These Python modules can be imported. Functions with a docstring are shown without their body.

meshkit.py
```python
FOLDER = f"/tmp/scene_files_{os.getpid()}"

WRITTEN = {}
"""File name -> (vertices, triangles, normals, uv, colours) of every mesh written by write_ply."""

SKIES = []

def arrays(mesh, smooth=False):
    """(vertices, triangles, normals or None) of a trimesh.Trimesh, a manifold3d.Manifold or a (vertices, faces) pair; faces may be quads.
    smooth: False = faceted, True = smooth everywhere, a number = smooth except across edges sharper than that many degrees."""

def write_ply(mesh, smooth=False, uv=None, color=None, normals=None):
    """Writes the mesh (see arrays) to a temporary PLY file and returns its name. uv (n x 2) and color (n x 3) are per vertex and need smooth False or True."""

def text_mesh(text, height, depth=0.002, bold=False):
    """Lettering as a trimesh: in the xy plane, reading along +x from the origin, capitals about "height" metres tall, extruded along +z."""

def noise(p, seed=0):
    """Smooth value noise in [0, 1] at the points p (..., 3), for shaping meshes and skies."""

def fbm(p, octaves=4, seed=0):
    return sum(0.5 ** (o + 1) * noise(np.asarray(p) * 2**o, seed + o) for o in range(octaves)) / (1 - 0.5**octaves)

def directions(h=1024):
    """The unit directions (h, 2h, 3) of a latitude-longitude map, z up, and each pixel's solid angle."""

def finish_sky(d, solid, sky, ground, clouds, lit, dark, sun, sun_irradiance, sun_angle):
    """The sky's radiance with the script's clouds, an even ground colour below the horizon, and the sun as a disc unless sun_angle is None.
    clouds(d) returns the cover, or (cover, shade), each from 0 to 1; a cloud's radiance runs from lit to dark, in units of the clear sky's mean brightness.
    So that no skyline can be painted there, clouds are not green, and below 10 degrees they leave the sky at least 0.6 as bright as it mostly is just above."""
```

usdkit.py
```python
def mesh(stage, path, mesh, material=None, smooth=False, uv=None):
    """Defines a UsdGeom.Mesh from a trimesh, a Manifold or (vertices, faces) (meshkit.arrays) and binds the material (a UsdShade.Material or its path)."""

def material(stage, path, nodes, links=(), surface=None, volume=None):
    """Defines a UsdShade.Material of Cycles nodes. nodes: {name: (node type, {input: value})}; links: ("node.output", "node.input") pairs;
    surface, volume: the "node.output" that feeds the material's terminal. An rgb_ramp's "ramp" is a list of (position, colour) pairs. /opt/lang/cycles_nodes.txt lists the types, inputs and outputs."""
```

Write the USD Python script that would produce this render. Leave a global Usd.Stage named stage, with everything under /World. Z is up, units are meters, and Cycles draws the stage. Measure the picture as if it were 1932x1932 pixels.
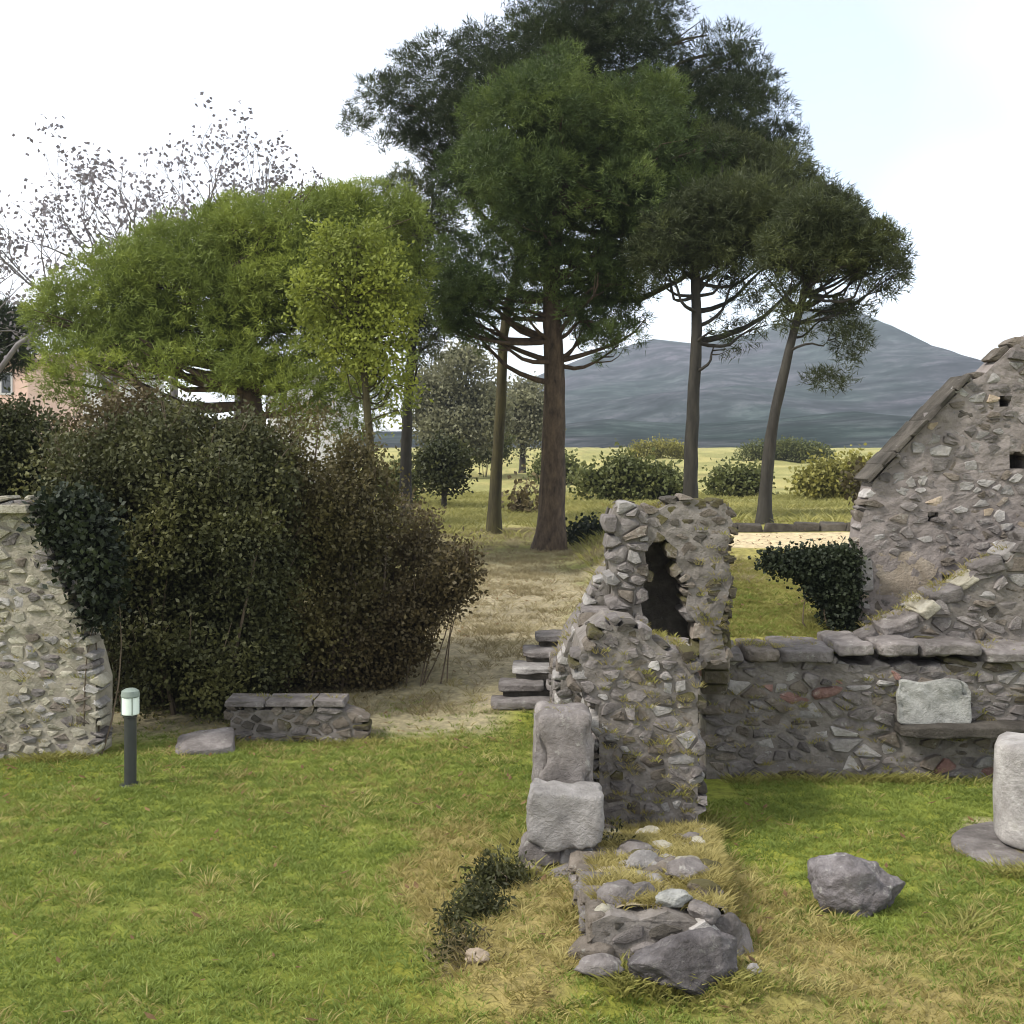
import math, numpy as np, trimesh, shapely, usdkit, meshkit
from shapely.geometry import Polygon, Point
from shapely import affinity
from pxr import Usd, UsdGeom, UsdLux, UsdShade, Gf, Sdf, Vt

stage = Usd.Stage.CreateInMemory()
UsdGeom.SetStageUpAxis(stage, "Z"); UsdGeom.SetStageMetersPerUnit(stage, 1.0)
UsdGeom.Xform.Define(stage, "/World"); UsdGeom.Scope.Define(stage, "/World/Looks")

# ---------------------------------------------------------------- camera
F, HZ, CZ, W = 2332.0, 860.0, 3.2, 1932.0      # focal length and eye line in picture units, eye height
cam = UsdGeom.Camera.Define(stage, "/World/camera")
cam.CreateHorizontalApertureAttr(36.0); cam.CreateVerticalApertureAttr(36.0)
cam.CreateFocalLengthAttr(36.0 * F / W)
cam.CreateVerticalApertureOffsetAttr(-(W / 2 - HZ) / W * 36.0)
cam.AddTranslateOp().Set((0, 0, CZ)); cam.AddRotateXOp().Set(90)
cam.CreateClippingRangeAttr((0.1, 20000.0))
cam.CreateExposureAttr(1.85)

# ---------------------------------------------------------------- sky and sun
to_sun = np.array([-0.66, -0.30, 0.72]); to_sun /= np.linalg.norm(to_sun)
ELEV, ROT = math.asin(to_sun[2]), math.atan2(to_sun[0], to_sun[1])
sky = UsdLux.DomeLight.Define(stage, "/World/sky")
skym = usdkit.material(stage, "/World/Looks/sky", {
    "tc": ("texture_coordinate", {}),
    "sky": ("sky_texture", {"sky_type": "single_scattering", "sun_disc": False, "sun_elevation": ELEV, "sun_rotation": ROT}),
    "map": ("mapping", {"mapping_type": "point", "scale": (0.8, 0.8, 1.4), "location": (0.74, 0.46, 0.4)}),
    "n": ("noise_texture", {"scale": 1.6, "detail": 3.5, "roughness": 0.45}),
    "r": ("rgb_ramp", {"ramp": [(0.34, (0.28, 0.28, 0.28)), (0.60, (1, 1, 1))]}),
    "m": ("mix_color", {"b": (9.3, 9.5, 9.75)}),
    "bg": ("background_shader", {"strength": 0.06})},
    [("tc.generated", "map.vector"), ("map.vector", "n.vector"), ("n.fac", "r.fac"), ("r.color", "m.fac"), ("sky.color", "m.a"), ("m.result", "bg.color")], surface="bg.background")
UsdShade.MaterialBindingAPI.Apply(sky.GetPrim()).Bind(skym)
sun = UsdLux.DistantLight.Define(stage, "/World/sun")
sun.CreateNormalizeAttr(True); sun.CreateIntensityAttr(0.4); sun.CreateAngleAttr(10.0); sun.CreateColorAttr((1.0, 0.96, 0.9))
q = Gf.Rotation(Gf.Vec3d(0, 0, 1), Gf.Vec3d(*map(float, to_sun))).GetQuat()
sun.AddOrientOp(UsdGeom.XformOp.PrecisionDouble).Set(q)
sky.GetPrim().SetCustomDataByKey("kind", "structure")

# ---------------------------------------------------------------- helpers
def at(px, py, d): return np.array([(px - W / 2) / F * d, d, CZ + (HZ - py) / F * d])
def gx(px, d): return (px - W / 2) / F * d
def gz(py, d): return CZ + (HZ - py) / F * d
def norm(v): return v / (np.linalg.norm(v, axis=-1, keepdims=True) + 1e-12)
used = {}
def path_for(name, parent):
    base = f"{parent}/{name}"; n = used.get(base, -1) + 1; used[base] = n
    return base if n == 0 else f"{base}_{n:03d}"
def tag(prim, label=None, cat=None, group=None, kind=None):
    for k, v in (("label", label), ("category", cat), ("group", group), ("kind", kind)):
        if v: prim.SetCustomDataByKey(k, v)
    return prim
class Thing:
    def __init__(s, name, label, cat, loc=(0, 0, 0), group=None, kind=None):
        s.path = path_for(name, "/World"); s.loc = np.array(loc, float)
        x = UsdGeom.Xform.Define(stage, s.path); x.AddTranslateOp().Set(tuple(map(float, s.loc)))
        tag(x.GetPrim(), label, cat, group, kind)
    def part(s, name, mesh, mat, smooth=35, parent=None, label=None, kind=None):
        p = path_for(name, parent or s.path)
        v, f, n = meshkit.arrays(mesh, smooth)
        m = usdkit.mesh(stage, p, (v - s.loc, f), mat, False)
        if n is not None:
            m.CreateNormalsAttr(Vt.Vec3fArray.FromNumpy(n.astype(np.float32))); m.SetNormalsInterpolation("vertex")
        tag(m.GetPrim(), label, None, None, kind)
        return p
def single(name, mesh, mat, label, cat, smooth=35, group=None, kind=None):
    p = path_for(name, "/World")
    v, f, n = meshkit.arrays(mesh, smooth)
    c = np.array([v[:, 0].mean(), v[:, 1].mean(), v[:, 2].min()])
    m = usdkit.mesh(stage, p, (v - c, f), mat, False)
    if n is not None:
        m.CreateNormalsAttr(Vt.Vec3fArray.FromNumpy(n.astype(np.float32))); m.SetNormalsInterpolation("vertex")
    UsdGeom.Xformable(m).AddTranslateOp().Set(tuple(map(float, c)))
    tag(m.GetPrim(), label, cat, group, kind); return m

# ---------------------------------------------------------------- materials
def stone_mat(name, dark, mid, light, scale=5.0, lichen=(0.42, 0.41, 0.36), lich=0.6, rough=0.95, moss=None, mossat=0.6):
    nodes = {"g": ("geometry", {}), "oi": ("object_info", {}),
        "n": ("noise_texture", {"scale": scale, "detail": 8.0, "roughness": 0.68}),
        "r": ("rgb_ramp", {"ramp": [(0.28, dark), (0.5, mid), (0.72, light)]}),
        "l": ("noise_texture", {"scale": scale * 1.7, "detail": 9.0, "roughness": 0.72}),
        "lr": ("rgb_ramp", {"ramp": [(lich - 0.03, (0, 0, 0)), (lich + 0.14, (0.8, 0.8, 0.8))]}),
        "m": ("mix_color", {"b": lichen}),
        "o": ("math", {"math_type": "multiply_add", "value2": 0.42, "value3": 0.78}),
        "h": ("hsv", {"hue": 0.5, "saturation": 1.0, "fac": 1.0}), "wn": ("noise_texture", {"scale": 1.5, "detail": 6.0, "roughness": 0.65}), "wm": ("map_range", {"from_min": 0.32, "from_max": 0.68, "to_min": 0.62, "to_max": 1.32}), "ov": ("math", {"math_type": "multiply"}),
        "b1": ("noise_texture", {"scale": scale * 6, "detail": 6.0, "roughness": 0.7}),
        "bu": ("bump", {"strength": 1.0, "distance": 0.045}),
        "p": ("principled_bsdf", {"roughness": rough, "specular_ior_level": 0.15})}
    links = [("g.position", "n.vector"), ("g.position", "l.vector"), ("g.position", "b1.vector"), ("n.fac", "r.fac"), ("l.fac", "lr.fac"), ("r.color", "m.a"), ("lr.color", "m.fac"),
             ("oi.random", "o.value1"), ("m.result", "h.color"), ("o.value", "ov.value1"), ("g.position", "wn.vector"), ("wn.fac", "wm.value"), ("wm.result", "ov.value2"), ("ov.value", "h.value"), ("b1.fac", "bu.height"), ("bu.normal", "p.normal")]
    if moss:
        nodes |= {"s": ("separate_xyz", {}), "mn": ("noise_texture", {"scale": 3.5, "detail": 6.0, "roughness": 0.7}), "ma": ("math", {"math_type": "multiply_add", "value2": 0.22}),
                  "mr": ("rgb_ramp", {"ramp": [(mossat, (0, 0, 0)), (mossat + 0.12, (0.9, 0.9, 0.9))]}), "mm": ("mix_color", {"b": moss})}
        links += [("g.normal", "s.vector"), ("g.position", "mn.vector"), ("s.z", "ma.value1"), ("mn.fac", "ma.value3"), ("ma.value", "mr.fac"), ("mr.color", "mm.fac"), ("h.color", "mm.a"), ("mm.result", "p.base_color")]
    else:
        links += [("h.color", "p.base_color")]
    return usdkit.material(stage, f"/World/Looks/{name}", nodes, links, surface="p.BSDF")

def leaf_mat(name, c1, c2, c3, scale=0.9, trans=0.3):
    return usdkit.material(stage, f"/World/Looks/{name}", {
        "g": ("geometry", {}),
        "n": ("noise_texture", {"scale": scale, "detail": 3.0, "roughness": 0.6}),
        "a": ("math", {"math_type": "multiply_add", "value2": 0.34, "value3": -0.17}),
        "ad": ("math", {"math_type": "add"}),
        "r": ("rgb_ramp", {"ramp": [(0.3, c1), (0.5, c2), (0.72, c3)]}),
        "d": ("principled_bsdf", {"roughness": 0.6, "specular_ior_level": 0.25}), "t": ("translucent_bsdf", {}),
        "m": ("mix_closure", {"fac": trans})},
        [("g.position", "n.vector"), ("g.random_per_island", "a.value1"), ("n.fac", "ad.value1"), ("a.value", "ad.value2"), ("ad.value", "r.fac"), ("r.color", "d.base_color"), ("r.color", "t.color"),
         ("d.BSDF", "m.closure1"), ("t.BSDF", "m.closure2")], surface="m.closure")

def plain_mat(name, c, c2=None, scale=8.0, rough=0.8, bump=0.3, spec=0.2, stretch=(1, 1, 1), bscale=3.0):
    c2 = c2 or tuple(x * 0.65 for x in c)
    return usdkit.material(stage, f"/World/Looks/{name}", {
        "g": ("geometry", {}), "mp": ("mapping", {"mapping_type": "point", "scale": stretch}),
        "n": ("noise_texture", {"scale": scale, "detail": 7.0, "roughness": 0.65}),
        "r": ("rgb_ramp", {"ramp": [(0.3, c2), (0.68, c)]}),
        "b": ("noise_texture", {"scale": scale * bscale, "detail": 5.0, "roughness": 0.7}),
        "bu": ("bump", {"strength": bump, "distance": 0.03}),
        "p": ("principled_bsdf", {"roughness": rough, "specular_ior_level": spec})},
        [("g.position", "mp.vector"), ("mp.vector", "n.vector"), ("mp.vector", "b.vector"), ("n.fac", "r.fac"), ("r.color", "p.base_color"), ("b.fac", "bu.height"), ("bu.normal", "p.normal")], surface="p.BSDF")

M = {
 "grey": stone_mat("grey_stone", (0.10, 0.088, 0.08), (0.175, 0.155, 0.143), (0.27, 0.245, 0.23)),
 "brown": stone_mat("brown_stone", (0.085, 0.07, 0.055), (0.155, 0.13, 0.105), (0.24, 0.205, 0.17)),
 "mossy": stone_mat("mossy_stone", (0.06, 0.048, 0.035), (0.105, 0.087, 0.065), (0.18, 0.155, 0.12), moss=(0.085, 0.075, 0.03), mossat=0.50),
 "pale": stone_mat("pale_stone", (0.19, 0.172, 0.158), (0.30, 0.28, 0.26), (0.42, 0.395, 0.37), lichen=(0.22, 0.21, 0.17)),
 "cream": stone_mat("cream_stone", (0.24, 0.215, 0.16), (0.36, 0.33, 0.255), (0.48, 0.45, 0.37), lichen=(0.22, 0.2, 0.14)),
 "tan": stone_mat("tan_stone", (0.26, 0.2, 0.14), (0.38, 0.30, 0.22), (0.46, 0.38, 0.29)),
 "plaster": stone_mat("old_plaster", (0.17, 0.14, 0.105), (0.26, 0.215, 0.165), (0.34, 0.29, 0.23), lichen=(0.2, 0.18, 0.15), lich=0.55),
 "boulder": stone_mat("dark_boulder", (0.065, 0.057, 0.055), (0.125, 0.112, 0.11), (0.23, 0.21, 0.205), scale=7),
 "earth": plain_mat("dry_earth", (0.30, 0.25, 0.155), (0.17, 0.14, 0.085), scale=6, bump=1.0),
 "red": stone_mat("red_stone", (0.14, 0.08, 0.065), (0.21, 0.12, 0.10), (0.28, 0.19, 0.16)),
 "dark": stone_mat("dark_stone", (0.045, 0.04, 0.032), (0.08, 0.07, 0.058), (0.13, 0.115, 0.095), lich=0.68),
 "mortar": plain_mat("mortar", (0.20, 0.178, 0.158), (0.095, 0.082, 0.07), scale=7, bump=0.8),
 "render": plain_mat("old_render", (0.225, 0.195, 0.178), (0.125, 0.106, 0.096), scale=5, bump=0.9),
 "mortar_light": plain_mat("pale_mortar", (0.31, 0.28, 0.22), (0.17, 0.15, 0.115), scale=7, bump=0.8),
 "bark": plain_mat("pine_bark", (0.095, 0.066, 0.042), (0.022, 0.016, 0.012), scale=9, bump=1.0, stretch=(1, 1, 0.35), bscale=1.2),
 "bark_dark": plain_mat("dark_bark", (0.04, 0.036, 0.028), (0.016, 0.014, 0.012), scale=6, bump=1.0, stretch=(1, 1, 0.22)),
 "bark_moss": plain_mat("mossy_bark", (0.062, 0.053, 0.02), (0.024, 0.02, 0.012), scale=5, bump=1.0, stretch=(1, 1, 0.22)),
 "twig": plain_mat("grey_twig", (0.17, 0.155, 0.155), (0.11, 0.10, 0.10), scale=6),
 "brown_twig": plain_mat("brown_twig", (0.12, 0.09, 0.06), (0.06, 0.045, 0.03), scale=6),
 "pine_front": leaf_mat("bright_pine_needles", (0.040, 0.060, 0.014), (0.108, 0.142, 0.031), (0.24, 0.285, 0.068)),
 "pine_back": leaf_mat("dark_pine_needles", (0.019, 0.027, 0.009), (0.044, 0.058, 0.016), (0.095, 0.115, 0.032)),
 "pine_right": leaf_mat("olive_pine_needles", (0.036, 0.044, 0.015), (0.076, 0.088, 0.026), (0.135, 0.145, 0.048)),
 "pine_left": leaf_mat("yellow_pine_needles", (0.125, 0.158, 0.028), (0.235, 0.275, 0.046), (0.345, 0.38, 0.075)),
 "lime": leaf_mat("lime_leaves", (0.145, 0.17, 0.026), (0.27, 0.30, 0.046), (0.38, 0.40, 0.075), trans=0.4),
 "shrub_dark": leaf_mat("dark_shrub_leaves", (0.046, 0.048, 0.016), (0.105, 0.102, 0.031), (0.185, 0.172, 0.058), trans=0.2),
 "shrub_mid": leaf_mat("mixed_shrub_leaves", (0.064, 0.053, 0.019), (0.135, 0.115, 0.038), (0.22, 0.185, 0.068), trans=0.2),
 "shrub_olive": leaf_mat("olive_shrub_leaves", (0.03, 0.034, 0.01), (0.07, 0.072, 0.02), (0.13, 0.125, 0.04)),
 "shrub_brown": leaf_mat("brown_shrub_leaves", (0.07, 0.053, 0.022), (0.14, 0.11, 0.048), (0.22, 0.18, 0.085), trans=0.2),
 "ivy": leaf_mat("ivy_leaves", (0.012, 0.017, 0.007), (0.022, 0.029, 0.010), (0.048, 0.058, 0.022), scale=3, trans=0.15),
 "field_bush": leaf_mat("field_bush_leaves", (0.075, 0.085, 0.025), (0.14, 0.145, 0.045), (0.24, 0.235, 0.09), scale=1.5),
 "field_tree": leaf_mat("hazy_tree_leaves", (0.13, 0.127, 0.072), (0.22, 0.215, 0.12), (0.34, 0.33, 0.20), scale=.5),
 "broom": leaf_mat("yellow_broom_leaves", (0.16, 0.15, 0.035), (0.30, 0.27, 0.06), (0.42, 0.37, 0.10), scale=1.5),
 "weed": leaf_mat("weed_leaves", (0.03, 0.032, 0.01), (0.06, 0.062, 0.02), (0.11, 0.10, 0.04), scale=4),
 "deadleaf": leaf_mat("dry_bud", (0.15, 0.135, 0.145), (0.21, 0.19, 0.2), (0.28, 0.26, 0.27)),
 "black_metal": plain_mat("black_metal", (0.022, 0.024, 0.022), (0.014, 0.015, 0.014), rough=0.45, bump=0.05, spec=0.5),
 "lamp_white": plain_mat("frosted_lamp", (0.62, 0.68, 0.62), (0.5, 0.56, 0.5), rough=0.35, bump=0.02, spec=0.5),
 "lamp_cap": plain_mat("lamp_cap", (0.17, 0.20, 0.17), (0.12, 0.145, 0.12), rough=0.5, bump=0.05, spec=0.4),
 "pink": plain_mat("pink_render", (0.62, 0.44, 0.36), (0.52, 0.36, 0.29), scale=2),
 "white": plain_mat("white_render", (0.46, 0.45, 0.44), (0.38, 0.37, 0.365), scale=2),
 "roof": plain_mat("roof_tile", (0.30, 0.21, 0.17), (0.18, 0.13, 0.11), scale=5),
 "roof_grey": plain_mat("grey_roof_tile", (0.20, 0.18, 0.19), (0.12, 0.11, 0.12), scale=5),
 "pane": plain_mat("window_pane", (0.05, 0.055, 0.06), (0.03, 0.033, 0.036), rough=0.15, bump=0.0, spec=0.5),
 "marble": stone_mat("whitish_marble", (0.20, 0.195, 0.175), (0.36, 0.355, 0.325), (0.47, 0.46, 0.425), lichen=(0.13, 0.13, 0.11), lich=0.56),
}

# ---------------------------------------------------------------- terrain
def sstep(a, b, x): t = np.clip((x - a) / (b - a), 0, 1); return t * t * (3 - 2 * t)
LY = [-80, 14.3, 16.0, 20, 30, 33, 60, 100, 150, 300, 1500, 4000]; LZ = [0, 0, 0.16, 0.70, 0.90, 1.05, 1.25, 1.9, 3.4, 5.0, 12, 12]
RY = [-80, 12.75, 12.95, 15, 17.2, 20.6, 22, 26, 33, 60, 100, 150, 300, 1500, 4000]; RZ = [0, 0, 1.25, 1.62, 1.93, 1.95, 2.0, 1.8, 1.3, 1.25, 1.9, 3.4, 5.0, 12, 12]
def height(x, y):
    x, y = np.asarray(x, float), np.asarray(y, float)
    w = sstep(1.25, 2.05 + np.clip(y - 13, 0, 8) * 0.16, x)
    z = np.interp(y, LY, LZ) * (1 - w) + np.interp(y, RY, RZ) * w
    p = np.stack([x * 0.55, y * 0.55, 0 * x], -1)
    amp = 0.10 + 0.9 * sstep(40, 140, y)
    z = z + amp * (meshkit.fbm(p, 4, 3) - 0.5)
    wob = .22 * (meshkit.fbm(np.stack([x * 2.2, y * 2.2, 0 * x], -1), 3, 8) - .5)
    z = z + 0.10 * sstep(-.42, -.22, x + wob - (y - 7.3) * .13) * (1 - sstep(1.5, 1.9, x)) * sstep(7.0, 7.25, y + wob) * (1 - sstep(9.6, 10.6, y))
    return z
ax = np.unique(np.concatenate([-np.geomspace(9, 3500, 60), np.linspace(-9, 9, 200), np.geomspace(9, 3500, 60)]))
ay = np.unique(np.concatenate([-np.geomspace(3, 80, 14)[::-1], np.linspace(-3, 4, 12), np.linspace(4, 22, 220), np.geomspace(22, 4000, 150)]))
GX, GY = np.meshgrid(ax, ay, indexing="xy")
GZ = height(GX, GY)
nx, ny = len(ax), len(ay)
i, j = np.meshgrid(np.arange(nx - 1), np.arange(ny - 1), indexing="xy")
quad = np.stack([j * nx + i, j * nx + i + 1, (j + 1) * nx + i + 1, (j + 1) * nx + i], -1).reshape(-1, 4)
gv = np.stack([GX, GY, GZ], -1).reshape(-1, 3)

def blob(x, y, cx, cy, rx, ry, seed=0):
    n = meshkit.fbm(np.stack([x * 1.1, y * 1.1, 0 * x + seed], -1), 3, 11) - 0.5
    r = np.sqrt(((x - cx) / rx) ** 2 + ((y - cy) / ry) ** 2) + n * 1.1
    return 1 - sstep(0.65, 1.15, r)
def dry_mask(x, y):
    m = np.maximum.reduce([blob(x, y, -0.35, 9.3, 0.6, 1.7), blob(x, y, 0.9, 8.6, 1.0, 1.6, 5), 0.75 * blob(x, y, 1.75, 8.1, 0.7, 0.9, 2), 0.9 * blob(x, y, 0.1, 7.9, 0.5, 0.8, 3),
                           0.55 * blob(x, y, 2.4, 7.0, 1.2, 0.5, 4)])
    return np.clip(m + (0.20 + .30 * sstep(1.6, 2.4, x)) * sstep(0.42, 0.72, meshkit.fbm(np.stack([x * 0.9, y * 0.9, 0 * x + 2], -1), 4, 21)), 0, 1)
def dirt_mask(x, y):
    a = blob(x, y, -0.3, 18.2, 1.5, 3.4, 7); b = blob(x, y, 0.2, 24, 1.8, 5.5, 8); c = sstep(13.6, 14.6, y + 0.5 * (meshkit.fbm(np.stack([x, y, 0 * x], -1), 3, 5) - .5)) * (1 - sstep(-0.4, 0.2, x)) * (1 - sstep(20, 30, y))
    e = blob(x, y, 4.1, 10.4, 0.45, 0.5, 9) * 0.8
    path = sstep(17.15, 17.3, y) * (1 - sstep(20.3, 20.45, y)) * sstep(2.6, 2.9, x)
    return np.clip(np.maximum.reduce([a, b, c * 0.9, e]), 0, 1), path
def ground_colour(x, y):
    n = meshkit.fbm(np.stack([x * 0.55, y * 0.55, 0 * x], -1), 4, 31)[..., None]; n2 = meshkit.fbm(np.stack([x * 0.4 + 9, y * 0.4, 0 * x], -1), 3, 37)[..., None]
    green = np.array([0.185, 0.22, 0.044]) * (0.72 + 0.56 * n) + np.array([0.035, 0.018, 0.0]) * sstep(0.45, 0.7, n2)
    d = dry_mask(x, y)[..., None]; di, pa = dirt_mask(x, y)
    c = green * (1 - d) + np.array([0.34, 0.28, 0.12]) * d
    c = c * (1 - di[..., None]) + np.array([0.33, 0.29, 0.205]) * (0.7 + 0.6 * n) * di[..., None]
    terr = (sstep(12.8, 13.1, y) * sstep(1.6, 2.2, x) * (1 - sstep(30, 40, y)))[..., None]
    c = c * (1 - 0.6 * terr) + np.array([0.31, 0.28, 0.11]) * 0.6 * terr
    c = c * (1 - pa[..., None]) + np.array([0.60, 0.50, 0.34]) * pa[..., None]
    fld = sstep(21, 36, y)[..., None]
    fc = np.array([0.255, 0.25, 0.105]) * (0.6 + 0.8 * n2) + np.array([0.09, 0.06, 0.03]) * sstep(0.5, 0.65, n)
    return np.clip(c * (1 - fld) + fc * fld, 0.01, 0.9)
gc = ground_colour(GX, GY).reshape(-1, 3)
ground_mat = usdkit.material(stage, "/World/Looks/ground", {
    "at": ("attribute", {"attribute": "tint"}), "g": ("geometry", {}),
    "n": ("noise_texture", {"scale": 9.0, "detail": 8.0, "roughness": 0.75}), "r": ("rgb_ramp", {"ramp": [(0.3, (0.42, 0.42, 0.42)), (0.7, (1.3, 1.25, 1.1))]}),
    "m": ("mix_color", {"blend_type": "multiply", "fac": 1.0, "use_clamp": False}),
    "b": ("noise_texture", {"scale": 26.0, "detail": 6.0, "roughness": 0.75}), "bu": ("bump", {"strength": 0.8, "distance": 0.05}),
    "p": ("principled_bsdf", {"roughness": 1.0, "specular_ior_level": 0.05})},
    [("g.position", "n.vector"), ("g.position", "b.vector"), ("n.fac", "r.fac"), ("at.color", "m.a"), ("r.color", "m.b"), ("m.result", "p.base_color"), ("b.fac", "bu.height"), ("bu.normal", "p.normal")], surface="p.BSDF")
gm = usdkit.mesh(stage, "/World/ground", (gv, quad), ground_mat, True)
UsdGeom.PrimvarsAPI(gm).CreatePrimvar("tint", Sdf.ValueTypeNames.Color3fArray, "vertex").Set(Vt.Vec3fArray.FromNumpy(gc.astype(np.float32)))
tag(gm.GetPrim(), "grassy ground with lawn, dirt slope and far fields", "ground", None, "structure")

# mountain range far behind
def range_mesh(ridge, yr, front, back, rough, seed, x0, x1, n=260, m=70):
    px = np.array([r[0] for r in ridge]); py = np.array([r[1] for r in ridge])
    xs = np.linspace(x0, x1, n); t = np.linspace(-1, 1, m)
    X, T = np.meshgrid(xs, t, indexing="xy"); Y = yr + np.where(T < 0, T * front, T * back)
    zr = gz(np.interp(xs * F / yr + W / 2, px, py), yr)
    env = (1 - np.abs(T)) ** 1.15
    N = meshkit.fbm(np.stack([X / rough, Y / rough, 0 * X], -1), 6, seed) - 0.5
    R = 1 - 2 * np.abs(meshkit.fbm(np.stack([X / rough * 0.9, Y / rough * 0.45, 0 * X + 4], -1), 4, seed + 9) - 0.5)
    Z = zr[None, :] * env + zr.max() * (N * 0.22 * (np.abs(T) ** 0.6 * 0.9 + 0.1) + (R - 0.75) * 0.3 * (1 - np.abs(T)) * np.abs(T) ** 0.5 * 2)
    Z = np.where(np.abs(T) >= 0.999, -3, Z)
    i, j = np.meshgrid(np.arange(n - 1), np.arange(m - 1), indexing="xy")
    return np.stack([X, Y, Z], -1).reshape(-1, 3), np.stack([j * n + i, j * n + i + 1, (j + 1) * n + i + 1, (j + 1) * n + i], -1).reshape(-1, 4)
hill_mat = usdkit.material(stage, "/World/Looks/hill", {
    "g": ("geometry", {}), "n": ("noise_texture", {"scale": 0.035, "detail": 10.0, "roughness": 0.7}), "n2": ("noise_texture", {"scale": 0.004, "detail": 4.0, "roughness": 0.6}),
    "r": ("rgb_ramp", {"ramp": [(0.36, (0.018, 0.024, 0.02)), (0.5, (0.05, 0.056, 0.055)), (0.64, (0.125, 0.12, 0.125))]}),
    "r2": ("rgb_ramp", {"ramp": [(0.42, (0.7, 0.95, 0.8)), (0.58, (1.05, 1.0, 1.08))]}), "m": ("mix_color", {"blend_type": "multiply", "fac": 1.0}),
    "bu": ("bump", {"strength": 1.0, "distance": 22.0}), "p": ("principled_bsdf", {"roughness": 1.0, "specular_ior_level": 0.0})},
    [("g.position", "n.vector"), ("g.position", "n2.vector"), ("n.fac", "r.fac"), ("n2.fac", "r2.fac"), ("r.color", "m.a"), ("r2.color", "m.b"), ("m.result", "p.base_color"), ("n.fac", "bu.height"), ("bu.normal", "p.normal")], surface="p.BSDF")
ridge = [(-900, 845), (300, 830), (550, 822), (700, 822), (830, 808), (920, 768), (1020, 712), (1120, 668), (1230, 636), (1320, 648), (1430, 622), (1530, 580), (1590, 566), (1640, 602), (1710, 662), (1820, 738), (1950, 785), (2200, 815), (2900, 840)]
hm = usdkit.mesh(stage, "/World/mountain", range_mesh(ridge, 1500, 900, 700, 260, 5, -1300, 1500), hill_mat, True)
tag(hm.GetPrim(), "blue-grey mountain behind the pines and the gable", "mountain", None, "structure")
ridge2 = [(-900, 800), (-100, 792), (300, 806), (600, 815), (850, 812), (1000, 806), (1150, 790), (1300, 800), (1450, 790), (1600, 776), (1750, 790), (2300, 820), (2900, 830)]
hm = usdkit.mesh(stage, "/World/hills", range_mesh(ridge2, 620, 330, 250, 120, 15, -620, 700, 220, 50), hill_mat, True)
tag(hm.GetPrim(), "low green-grey wooded hills in front of the mountain", "hills", None, "structure")

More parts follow.
